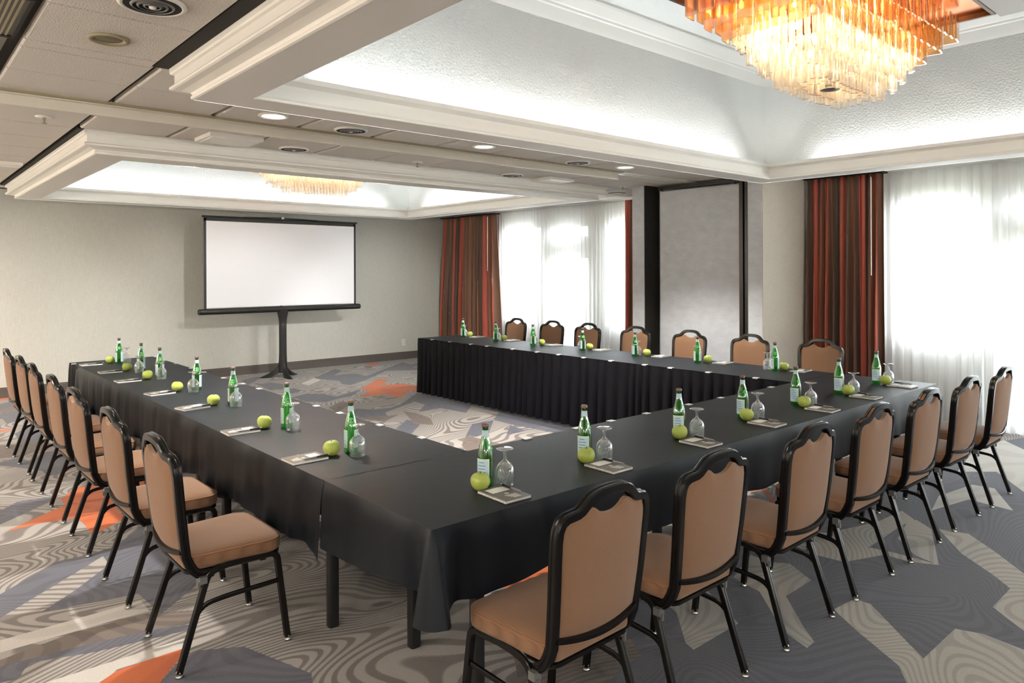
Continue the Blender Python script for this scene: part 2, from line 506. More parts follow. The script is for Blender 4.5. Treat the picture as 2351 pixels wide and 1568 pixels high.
# partition closet that stands out from the window wall
b = MB()
b.box(FX, XR, 5.787, 5.975, 0, H)
b.box(FX, XR, 4.16, 4.33, 0, H, 0)
b.box(7.62, XR, 4.33, 5.787, 0, H, 0)
pil = struct(b.build('wall_closet', M['wall_grey']))
MB().box(FX + .004, XR, 4.150, 4.16, 0, H).build('wall_panel', M['wall_beige'], pil)
MB().box(FX + .01, 7.60, 5.777, 5.787, 0, H).build('jamb', M['slot'], pil)
MB().box(FX + .01, 7.60, 4.33, 4.338, 0, H).build('jamb', M['slot'], pil)
# windows
def window(n, holes, posts):
    w = struct(empty('window_%d' % n))
    for (y0, y1, z0, z1) in holes:
        f = MB()
        t = 0.05
        for a in ((y0, y0 + t, z0, z1), (y1 - t, y1, z0, z1), (y0 + t, y1 - t, z0, z0 + t), (y0 + t, y1 - t, z1 - t, z1)):
            f.box(XR + .03, XR + .09, *a)
        fr = f.build('window_frame', M['winframe'], w)
        MB().box(XR + .055, XR + .063, y0 + t, y1 - t, z0 + t, z1 - t).build('pane', M['pane'], fr)
    for (y0, y1) in posts:
        MB().box(XR - .03, XR, y0, y1, 0, 2.6).build('mullion', M['winframe'], w)
window(1, WIN[:6], [(2.24, 2.40), (1.12, 1.3), (-0.08, 0.08)])
window(2, WIN[6:], [(8.78, 9.0), (7.6, 7.8)])

# ---- floor with the carpet's printed figures
def unproj(px, py, z=0.0):
    a, bb = px - 1175.5, py - HY
    u = a * math.cos(ROLL) + bb * math.sin(ROLL); v = -a * math.sin(ROLL) + bb * math.cos(ROLL)
    c, s = math.cos(YAW), math.sin(YAW)
    r = u / FPX; d = (c * r + s, -s * r + c, -v / FPX)
    t = (z - CAMH) / d[2]
    return (d[0] * t, d[1] * t)
PATCH = []   # (material index, [(x, y)...])  surveyed carpet figures, floor coordinates
def survey(mi, k, ox, oy, pts):
    PATCH.append((mi, [unproj(ox + x / k, oy + y / k) for x, y in pts]))
LI, PA, DK, BR, OR, LIT = 0, 1, 2, 3, 4, 5
A = 1446 / 450
survey(OR, A, 0, 1080, [(50, 450), (400, 290), (480, 262), (450, 212), (540, 140), (720, 85), (960, 30), (1120, 20), (1180, 60), (1000, 300), (940, 345), (760, 440), (680, 475), (610, 385), (560, 352), (300, 390)])
survey(DK, A, 0, 1080, [(0, 300), (130, 230), (430, 188), (400, 215), (180, 320), (0, 400)])
survey(DK, A, 0, 1080, [(0, 915), (420, 672), (660, 620), (850, 560), (1060, 400), (1250, 330), (1446, 420), (1446, 850), (1190, 1060), (1020, 910), (300, 1050), (560, 880), (805, 695), (760, 632), (400, 850), (0, 1090)])
survey(PA, A, 0, 1080, [(0, 1255), (1040, 960), (1100, 1035), (0, 1345)])
survey(BR, A, 0, 1080, [(0, 1400), (560, 1190), (1080, 1060), (1446, 1030), (1446, 1120), (900, 1230), (450, 1350), (200, 1420), (150, 1520), (0, 1568)])
survey(DK, A, 0, 1080, [(0, 1450), (230, 1390), (620, 1290), (1100, 1180), (1446, 1130), (1446, 1165), (700, 1340), (220, 1420), (120, 1540), (0, 1568)])
survey(PA, A, 0, 1080, [(330, 1568), (860, 1400), (1360, 1240), (1340, 1322), (860, 1470), (760, 1568)])
survey(OR, A, 0, 1080, [(730, 1568), (870, 1475), (1330, 1320), (1410, 1300), (1290, 1430), (1170, 1580)])
survey(DK, A, 0, 1080, [(1170, 1580), (1300, 1430), (1446, 1330), (1800, 1300), (2300, 1500), (2300, 1800), (1500, 1800)])
B = 3.92
survey(OR, B, 0, 780, [(-300, 545), (160, 508), (200, 520), (100, 538), (-300, 590)])
survey(OR, B, 0, 780, [(-200, 830), (130, 803), (60, 825), (-200, 860)])
survey(DK, B, 0, 780, [(-300, 640), (60, 580), (180, 560), (260, 610), (300, 690), (60, 757), (20, 710), (-300, 760)])
survey(DK, B, 0, 780, [(130, 845), (300, 760), (400, 800), (380, 900), (220, 970), (170, 905)])
survey(BR, B, 0, 780, [(-300, 1010), (0, 960), (280, 920), (420, 900), (470, 960), (200, 1050), (-300, 1090)])
survey(DK, B, 0, 780, [(-100, 1130), (160, 1060), (260, 1090), (420, 1010), (720, 960), (760, 1050), (560, 1200), (430, 1230), (380, 1180), (100, 1140)])
C = 4.702
survey(OR, C, 500, 800, [(1540, 435), (1740, 325), (1840, 342), (1755, 400), (2000, 378), (2170, 410), (2260, 415), (2200, 450), (2050, 465), (1975, 535), (1810, 495), (1540, 522), (1635, 455)])
survey(OR, C, 500, 800, [(1560, 165), (1750, 155), (1685, 195)])
survey(DK, C, 500, 800, [(250, 350), (410, 305), (480, 310), (330, 395)])
survey(DK, C, 500, 800, [(1040, 320), (1265, 222), (1345, 240), (1255, 290), (1480, 270), (1600, 298), (1760, 245), (1820, 240), (1590, 345), (1430, 395), (1340, 385), (1310, 350), (1130, 335)])
survey(DK, C, 500, 800, [(1640, 285), (1990, 150), (2080, 170), (2020, 210), (2170, 200), (2170, 235), (1830, 240)])
survey(DK, C, 500, 800, [(800, 525), (960, 490), (1150, 490), (1280, 520), (1540, 440), (1480, 500), (1300, 545), (1160, 580), (950, 575)])
survey(DK, C, 500, 800, [(740, 440), (830, 430), (910, 455), (800, 490)])
survey(DK, C, 500, 800, [(380, 370), (470, 385), (560, 365), (700, 385), (720, 430), (580, 455)])
survey(PA, C, 500, 800, [(900, 380), (1040, 320), (1120, 340), (980, 400)])
survey(BR, C, 500, 800, [(1200, 640), (1330, 570), (1460, 590), (1290, 690)])
survey(DK, C, 500, 800, [(1390, 700), (1500, 650), (1700, 660), (1870, 640), (1980, 600), (2150, 480), (2351, 470), (2351, 560), (2170, 690), (2240, 605), (2120, 575), (1810, 690), (1830, 730), (1600, 770)])
survey(BR, C, 500, 800, [(1500, 750), (1830, 730), (1960, 710), (1800, 790), (1680, 780)])
survey(DK, C, 500, 800, [(1920, 870), (2040, 770), (2200, 800), (2090, 925)])
D = 5.8725
survey(DK, D, 900, 700, [(350, 1230), (450, 1175), (560, 1200), (720, 1215), (860, 1275), (1080, 1350), (1000, 1455), (650, 1390), (360, 1445), (450, 1335), (300, 1290)])
survey(BR, D, 900, 700, [(150, 1430), (330, 1460), (520, 1530), (560, 1620), (300, 1600)])
Ez = 6.03
survey(DK, Ez, 1060, 920, [(530, 130), (700, 150), (740, 200), (960, 225), (1327, 290), (1600, 330), (1600, 460), (1327, 455), (1000, 390), (700, 330), (440, 265)])
survey(DK, Ez, 1060, 920, [(620, 470), (670, 340), (850, 400), (1000, 390), (700, 455)])
survey(DK, Ez, 1060, 920, [(150, 320), (440, 270), (380, 440), (200, 500), (60, 480)])
survey(BR, Ez, 1060, 920, [(0, 620), (60, 480), (300, 540), (560, 600), (400, 690), (100, 730)])
# carpet on the right, in front of the near table: a slate field with pale figures
PATCH.append((DK, [(1.2, -1.5), (8.4, -1.5), (8.4, 2.0), (6.6, 2.5), (5.2, 2.45), (2.6, 2.5), (2.1, 1.9), (1.6, 1.6)]))
F = 2.348
survey(LIT, F, 1900, 900, [(-420, 730), (0, 760), (270, 700), (400, 640), (470, 690), (400, 720), (100, 920), (-60, 880)])
survey(LIT, F, 1900, 900, [(600, 740), (760, 765), (900, 860), (1059, 980), (1300, 1000), (1300, 1330), (1059, 1290), (890, 1160), (985, 1060), (890, 985), (720, 870)])
survey(LIT, F, 1900, 900, [(430, 700), (480, 690), (560, 740), (600, 935), (470, 880), (380, 790)])
survey(PA, F, 1900, 900, [(600, 560), (780, 500), (900, 520), (1000, 640), (880, 610), (760, 580), (560, 640)])
survey(PA, F, 1900, 900, [(700, 430), (800, 300), (950, 260), (1100, 330), (1200, 560), (1059, 540), (910, 430)])
G = 2.472
survey(LIT, G, 1400, 1100, [(250, 640), (380, 760), (430, 930), (475, 970), (730, 820), (560, 640), (480, 590)])
survey(LIT, G, 1400, 1100, [(800, 430), (900, 470), (1020, 480), (1145, 575), (1000, 665), (1100, 840), (1160, 925), (1120, 960), (980, 860), (850, 640), (700, 560)])
survey(LIT, G, 1400, 1100, [(1270, 740), (1390, 680), (1480, 710), (1780, 1020), (1960, 850), (2120, 880), (2351, 970), (2900, 1100), (2900, 1700), (1750, 1300), (1640, 1060), (1400, 860)])
survey(BR, G, 1400, 1100, [(-600, 700), (-200, 620), (100, 880), (180, 1010), (60, 1060), (-100, 1300), (-500, 1250)])
survey(OR, G, 1400, 1100, [(-620, 640), (-440, 480), (-240, 400), (-60, 330), (-260, 560), (-480, 800), (-720, 860)])
survey(OR, G, 1400, 1100, [(700, 130), (870, 30), (960, 140), (900, 170), (850, 60)])
survey(LIT, G, 1400, 1100, [(740, 90), (860, 60), (930, 160), (880, 260), (780, 220), (700, 150)])
survey(LIT, G, 1400, 1100, [(1250, 430), (1480, 390), (1620, 420), (1880, 490), (1700, 470), (1560, 430), (1340, 470)])
def inside(x, y, P):
    c = False
    for i in range(len(P)):
        (x1, y1), (x2, y2) = P[i - 1], P[i]
        if (y1 > y) != (y2 > y) and x < (x2 - x1) * (y - y1) / (y2 - y1) + x1:
            c = not c
    return c
b = MB()
b.add([(XL, YN, 0), (XR, YN, 0), (XR, YB, 0), (XL, YB, 0)], [(0, 1, 2, 3)], LI)
# figures of the parts the survey does not reach: zigzag arrows of the same family
far_pts = []
for i in range(150):
    x, y = rnd.uniform(-2.8, 8.3), rnd.uniform(-3.8, 11.3)
    seen = (-1.0 < x < 2.3 and 1.9 < y < 9.5) or (0.8 < x < 8.5 and -2.2 < y < 2.9) or (1.5 < x < 6.6 and 2.2 < y < 11.6)
    if seen:
        continue
    s = rnd.uniform(0.45, 1.0); a = rnd.choice((35, 215, -50, 130)); a = R(a + rnd.uniform(-12, 12))
    shape = [(-1, -.12), (.1, -.2), (.35, -.5), (.9, -.15), (.5, .0), (.8, .35), (.2, .2), (-.4, .42)]
    PATCH.append((rnd.choice((DK, DK, BR, PA, DK, OR if rnd.random() < .5 else PA)),
                  [(x + s * (px * math.cos(a) - py * math.sin(a)), y + s * (px * math.sin(a) + py * math.cos(a))) for px, py in shape]))
for i, (mi, pts) in enumerate(PATCH):
    pts = [(min(max(x, XL + .01), XR - .01), min(max(y, YN + .01), YB - .01)) for x, y in pts]
    z = 0.0004 + 0.00002 * i
    b.add([(x, y, z) for x, y in pts], [tuple(range(len(pts)))], mi)
me = bpy.data.meshes.new('floor')
me.from_pydata(b.v, [], b.f)
for k in ('c_light', 'c_pale', 'c_dark', 'c_brown', 'c_orange', 'c_daylit'):
    me.materials.append(M[k])
me.polygons.foreach_set('material_index', b.mi)
bm = bmesh.new(); bm.from_mesh(me)
for f in bm.faces:
    if f.normal.z < 0: f.normal_flip()
bm.to_mesh(me); bm.free()
fl = bpy.data.objects.new('floor', me); COL.objects.link(fl); struct(fl)

# baseboard with a small cap
def base(x0, x1, name):
    b = MB()
    b.box(x0, x1, YB - .016, YB, 0, 0.105); b.box(x0, x1, YB - .024, YB, 0.105, 0.118); b.box(x0, x1, YB - .012, YB, .118, .138)
    return struct(b.build(name, M['baseboard']))
base(XL, XR, 'baseboard_back')

# ---- ceiling: backing plane with holes for the trays, tiles as parts
OUT = [(1.26, -0.38, 7.0, 4.0), (1.26, 6.30, 7.0, 10.67)]
xs = [XL, 1.26, 7.0, XR]; ys = [YN, -0.38, 4.0, 6.30, 10.67, YB]
b = MB()
for i in range(3):
    for j in range(5):
        if i == 1 and j in (1, 3): continue
        b.box(xs[i], xs[i + 1], ys[j], ys[j + 1], H + .035, H + .06)
ceil = struct(b.build('ceiling', M['groove']))
XE = [0.49 + 0.6235 * k for k in range(-4, 14)]
YE = [3.385 - 0.605 * k for k in range(8, 0, -1)] + [3.385, 3.985, 4.605, 5.185, 5.56] + [6.17 + .61 * k for k in range(0, 9)]
REG = [(-2.1, -1.5, 1.085, 4.12), (-2.1, 4.12, XR - .02, 6.195), (-2.1, 6.195, 1.125, YB), (7.12, -1.5, XR - .02, 4.12),
       (7.12, 6.195, XR - .02, YB), (1.125, 10.80, 7.12, YB)]
tile_cache = {}
def tile_mesh(w, d):
    k = (round(w, 3), round(d, 3))
    if k not in tile_cache:
        b = MB()
        e = 0.009
        b.add([(0, 0, .03), (w, 0, .03), (w, d, .03), (0, d, .03), (0, 0, e), (w, 0, e), (w, d, e), (0, d, e),
               (e, e, 0), (w - e, e, 0), (w - e, d - e, 0), (e, d - e, 0)],
              [(0, 1, 5, 4), (1, 2, 6, 5), (2, 3, 7, 6), (3, 0, 4, 7), (4, 5, 9, 8), (5, 6, 10, 9), (6, 7, 11, 10), (7, 4, 8, 11), (8, 9, 10, 11)])
        tile_cache[k] = b.mesh('ceiling_tile', M['tile'])
    return tile_cache[k]
VOIDT = [(-0.13, 3.385, 0.47, 3.985), (-0.13, 3.985, 0.47, 4.605)]
for (rx0, ry0, rx1, ry1) in REG:
    for i in range(len(XE) - 1):
        for j in range(len(YE) - 1):
            x0, x1 = max(XE[i] + .016, rx0), min(XE[i + 1] - .016, rx1)
            y0, y1 = max(YE[j] + .003, ry0), min(YE[j + 1] - .003, ry1)
            if x1 - x0 < .03 or y1 - y0 < .03: continue
            if any(v[0] < (x0 + x1) / 2 < v[2] and v[1] < (y0 + y1) / 2 < v[3] for v in VOIDT): continue
            o = bpy.data.objects.new('ceiling_tile', tile_mesh(x1 - x0, y1 - y0)); COL.objects.link(o)
            o.location = (x0, y0, H); o.parent = ceil
# black slots beside the tray frames
MB().box(1.085, 1.165, -1.0, 4.10, H + .003, H + .03).build('slot', M['slot'], ceil)
MB().box(1.125, 1.165, 6.2, 10.8, H + .003, H + .03).build('slot', M['slot'], ceil)

# ---- trays: soffit frame, fascia, crown, walls, cornice, lid
def ring(b, rect, prof, mi=0):
    """loft a profile of (offset outward, z) round a rectangle"""
    x0, y0, x1, y1 = rect
    rows = [[(x0 - o, y0 - o, z), (x1 + o, y0 - o, z), (x1 + o, y1 + o, z), (x0 - o, y1 + o, z)] for o, z in prof]
    b.grid(rows, mi, closed=True)
    return b
for n, (inn, out) in enumerate(zip(TRAYS, OUT)):
    t = struct(ring(MB(), inn, [(0, 2.557), (0.23, 2.557)]).build('trim_%d' % (n + 1), M['soffit']))
    ring(MB(), out, [(0, 2.556), (0.010, 2.560), (0.012, 2.572), (0.004, 2.580), (0.012, 2.592), (0.05, 2.604), (0.085, 2.607), (0.094, 2.612), (0.096, 2.622),
                     (0.090, 2.630), (0.074, 2.634), (0.074, 2.688), (0.088, 2.692), (0.094, 2.70), (0.094, 2.76)]).build('fascia_molding', M['trim'], t)
    ring(MB(), inn, [(0, 2.556), (-.006, 2.559), (-.006, 2.572), (.010, 2.578), (.018, 2.59), (.018, 2.66), (.004, 2.672), (-.012, 2.684), (-.012, 2.712),
                     (.012, 2.712), (.02, 2.62), (.13, 2.62)]).build('crown_molding', M['trim'], t)
    ring(MB(), inn, [(.13, 2.60), (.13, 3.56)]).build('tray_wall', M['tray'], t)
    ring(MB(), inn, [(.13, 3.535), (.118, 3.56), (.09, 3.625), (.078, 3.633), (.072, 3.648), (.06, 3.655), (.0, 3.71), (-.012, 3.725), (-.012, 3.75)]).build('cornice_molding', M['trim'], t)
    x0, y0, x1, y1 = inn
    MB().box(x0 - .13, x1 + .13, y0 - .13, y1 + .13, 3.745, 3.78).build('tray_ceiling', M['tray'], t)

# ------------------------------------------------------------------ ceiling fittings
def fitting(name, x, y, label, cat, group=None):
    return tag(empty(name, (x, y, H)), label, cat, group)
def downlight(x, y, label, lit=True, r=0.10):
    t = fitting('downlight', x, y, label, 'light', 'recessed downlights')
    MB().lathe([(r, 0.0), (r + .004, -.006), (r - .004, -.012), (r - .022, -.008), (r - .03, .015)], 28).build('trim_ring', M['whitemetal'] if lit else M['tanmetal'], t, True)
    MB().lathe([(r - .026, -.002), (r - .03, -.0035), (0.0005, -.004)], 28).build('lens', M['lens'] if lit else M['lens_off'], t, True)
downlight(*DL[0], 'lit round downlight nearest the left tray frame, in the tile strip between trays')
downlight(*DL[1], 'middle lit round downlight in the tile strip between the ceiling trays')
downlight(*DL[2], 'lit round downlight nearest the partition closet')
downlight(0.80, 3.73, 'unlit round downlight above the left aisle, beside the black ceiling slot', False, 0.085)
downlight(7.71, 6.58, 'round downlight in front of the far window, behind the tray frame corner', False, 0.12)
def diffuser(x, y, label, r=0.125):
    t = fitting('air_diffuser', x, y, label, 'vent', 'round air diffusers')
    MB().lathe([(r, 0), (r + .004, -.008), (r - .008, -.015), (r - .017, -.012), (r - .022, -.006)], 32).build('rim', M['whitemetal'], t, True)
    MB().lathe([(r - .016, -.0115), (.0005, -.0115)], 24).build('throat', M['slot'], t)
    for k, rr in enumerate((0.078, 0.055, 0.032)):
        MB().lathe([(rr + .006, -.010), (rr + .001, -.016), (rr - .004, -.019), (rr - .006, -.016), (rr - .001, -.010)], 28).build('cone', M['steel'], t, True)
    MB().lathe([(.018, -.008), (.012, -.022), (.0005, -.024)], 16).build('hub', M['whitemetal'], t, True)
diffuser(0.83, 3.13, 'round air diffuser above the left aisle, at the top edge of the picture')
diffuser(2.70, 4.93, 'round air diffuser beside the lit downlight nearest the left tray frame')
diffuser(5.21, 4.95, 'round air diffuser close to the lit downlight nearest the partition closet')
diffuser(2.73, 6.0, 'round air diffuser behind the track, above the back tray frame, nearer the left')
diffuser(5.33, 6.07, 'round air diffuser behind the track, next to the bright square ceiling panel')
def sprinkler(x, y, label):
    t = fitting('sprinkler', x, y, label, 'sprinkler', 'fire sprinklers')
    MB().lathe([(.055, 0), (.056, -.004), (.03, -.010), (.014, -.010)], 24).build('escutcheon', M['whitemetal'], t, True)
    b = MB().lathe([(.010, -.008), (.010, -.022), (.006, -.03), (.006, -.045)], 12)
    b.lathe([(.0005, -.045), (.018, -.046), (.018, -.049), (.0005, -.05)], 14)
    b.build('head', M['tanmetal'], t, True)
sprinkler(0.86, 5.87, 'sprinkler rose above the left aisle, behind the cream track')
sprinkler(3.99, 5.96, 'sprinkler rose midway along the strip above the back tray frame')
sprinkler(7.12, 5.98, 'sprinkler rose beside the partition closet')
def cpanel(x, y, w, d, label, m):
    t = fitting('access_panel', x, y, label, 'panel', 'square ceiling panels')
    MB().box(-w / 2, w / 2, -d / 2, d / 2, -.03, 0.0).build('panel_face', m, t)
    MB().box(-w / 2 + .03, w / 2 - .03, -d / 2 + .03, d / 2 - .03, -.034, -.03).build('panel_inset', m, t)
cpanel(2.12, 5.86, .42, .36, 'square white ceiling panel behind the track, above the left end of the back tray', M['whitemetal'])
cpanel(5.95, 6.05, .40, .30, 'bright square ceiling panel near the right end of the back tray frame', M['whitemetal'])
cpanel(0.86, 8.55, .40, .22, 'ceiling panel in the left aisle beside the back tray', M['whitemetal'])
# return-air grille and louvre in the corner
t = fitting('air_grille', 0.17, 3.685, 'perforated grey return-air grille at the top left corner', 'grille')
MB().box(-.30, .30, -.295, .295, .001, .012).build('perforated_plate', M['grille'], t)
fb = MB()
for a in ((-.30, .30, -.30, -.285), (-.30, .30, .285, .30), (-.30, -.285, -.285, .285), (.285, .30, -.285, .285)): fb.box(*a, -.006, .001)
fb.build('grille_frame', M['slot'], t)
pb = MB()
for i in range(28):
    pb.box(-.28 + i * .02, -.272 + i * .02, -.284, .284, -.003, .0015)
pb.build('mesh_bars', M['tanmetal'], t)['kind'] = 'stuff'
t = fitting('louver_panel', 0.17, 4.295, 'grey louvred ceiling panel next to the perforated grille', 'vent')
MB().box(-.30, .30, -.30, .30, .012, .02).build('backing', M['slot'], t)
for i in range(7):
    MB().box(-.29 + i * .085, -.235 + i * .085, -.29, .29, -.004, .010).build('slat', M['grille'], t)
# partition track
t = tag(empty('partition_track', (0, 5.18, H)), 'cream metal track cover running across the tile ceiling between the two trays', 'track')
b = MB(); b.box(-2.0, 6.10, 0.0, .012, -.072, .0); b.box(-2.0, 6.10, 0.0, .03, -.078, -.072); b.build('track_cover', M['cream'], t)
MB().box(-2.0, 6.10, -.075, -.03, -.010, .0).build('track_rail', M['tanmetal'], t)
MB().box(-2.0, 6.10, -.03, 0.0, -.018, .0).build('track_rail', M['cream'], t)
MB().box(6.10, FX + .2, -.05, -.02, -.012, 0).build('track_rail', M['whitemetal'], t)
MB().box(6.10, FX + .2, .03, .06, -.012, 0).build('track_rail', M['whitemetal'], t)
MB().box(6.10, FX + .2, -.02, .03, -.004, 0).build('track_slot', M['tanmetal'], t)

# partition panels stored in the closet
t = tag(empty('folding_partition', (7.47, 4.98, 0)), 'grey folding partition stack parked in the closet between the two windows', 'partition')
MB().box(-.03, .03, -.46, .66, .01, 2.635).build('panel', M['wall_grey'], t)
for i, yy in enumerate((-.50, -.55, -.60)):
    MB().box(-.05 + i * .02, .04, yy - .014, yy + .026, .01, 2.66).build('edge_seal', M['black'], t)
MB().box(-.045, -.03, -.475, -.463, .01, 2.64).build('edge_strip', M['bronze'], t)
MB().box(-.05, .0, -.47, .68, 2.655, 2.70).build('hanger_rail', M['black'], t)
for yy in (-.40, .63):
    MB().sweep([(-.06, yy, 2.66), (-.02, yy, 2.66)], circ(.018, 12), (0, 0, 1)).build('roller', M['black'], t)

# wall outlet
t = tag(empty('wall_outlet', (7.42, YB, 0.315)), 'white power outlet on the back wall above the baseboard', 'outlet')
MB().box(-.036, .036, -.006, 0, -.058, .058).build('plate', M['whitemetal'], t)
for dz in (-.022, .022):
    MB().box(-.017, .017, -.009, -.006, dz - .014, dz + .014).build('socket', M['ink'], t)
    
# ------------------------------------------------------------------ curtains
def curtain(name, y0, y1, x, z0, z1, folds, amp, m, label, cat, stripes=0, pinch=0.5, group=None, seed=1, lean=0.0):
    r2 = random.Random(seed)
    L = y1 - y0
    n = int(folds * 10); rows = 14
    ph = [r2.uniform(-.6, .6) for _ in range(int(folds) + 3)]
    P = []; U = []
    for k in range(rows + 1):
        tz = k / rows
        z = z1 + (z0 - z1) * tz
        a = amp * (pinch + (1 - pinch) * min(1, tz * 1.6))
        row = []
        for i in range(n + 1):
            s = i / n
            fi = s * folds
            j = int(fi)
            p = 2 * PI * fi + ph[j] * (1 - (fi - j)) + ph[j + 1] * (fi - j) + 0.35 * tz * math.sin(j * 2.3)
            xx = x + a * math.sin(p) + a * .35 * math.sin(2.3 * p + 1.1 * tz)
            yy = y0 + L * s + 0.25 * a * math.sin(2 * p) + lean * tz * (s - .5)
            row.append((xx, yy, z))
        P.append(row)
    b = MB(); b.grid(P)
    me = bpy.data.meshes.new(name); me.from_pydata(b.v, [], b.f); me.materials.append(m)
    uvl = me.uv_layers.new(name='UVMap')
    cols = n + 1
    for li, lp in enumerate(me.loops):
        i = lp.vertex_index % cols
        uvl.data[li].uv = (i / n * max(stripes, 1), 0)
    me.polygons.foreach_set('use_smooth', [True] * len(me.polygons))
    o = bpy.data.objects.new(name, me); COL.objects.link(o)
    tag(o, label, cat, group)
    return o
o = curtain('drape_curtain', 3.26, 4.13, 8.27, .01, 2.70, 11, .07, M['drape'], 'rust and brown striped drape beside the near window, right of the partition closet', 'curtain', 1.6, .35, 'striped drapes', 3)
b = MB().sweep([(8.185, 3.36, 2.66), (8.17, 3.355, 1.58)], circ(.006, 8), (1, 0, 0)); b.build('wand', M['whitemetal'], o)
MB().box(8.19, 8.35, 3.25, 4.14, 2.70, 2.72).build('heading', M['slot'], o)
o = curtain('drape_curtain', 9.85, 11.44, 8.27, .01, 2.66, 12, .075, M['drape'], 'rust and brown striped drape in the far corner by the back wall', 'curtain', 1.9, .35, 'striped drapes', 5, .25)
b = MB().sweep([(8.17, 9.98, 2.62), (8.16, 9.975, 1.65)], circ(.006, 8), (1, 0, 0)); b.build('wand', M['whitemetal'], o)
MB().box(8.19, 8.35, 9.84, 11.45, 2.66, 2.68).build('heading', M['slot'], o)
o = curtain('drape_curtain', 6.05, 6.90, 8.27, .01, 2.68, 9, .05, M['drape'], 'rust striped drape mostly hidden behind the partition closet', 'curtain', 1.5, .35, 'striped drapes', 9)
o = curtain('sheer_curtain', -3.3, 3.34, 8.45, .01, 2.71, 62, .022, M['sheer'], 'white sheer curtain across the near window at the right edge', 'curtain', 0, .6, 'sheer curtains', 11)
o = curtain('sheer_curtain', 6.1, 9.98, 8.45, .01, 2.69, 46, .022, M['sheer'], 'white sheer curtain across the far window behind the far table', 'curtain', 0, .6, 'sheer curtains', 13)

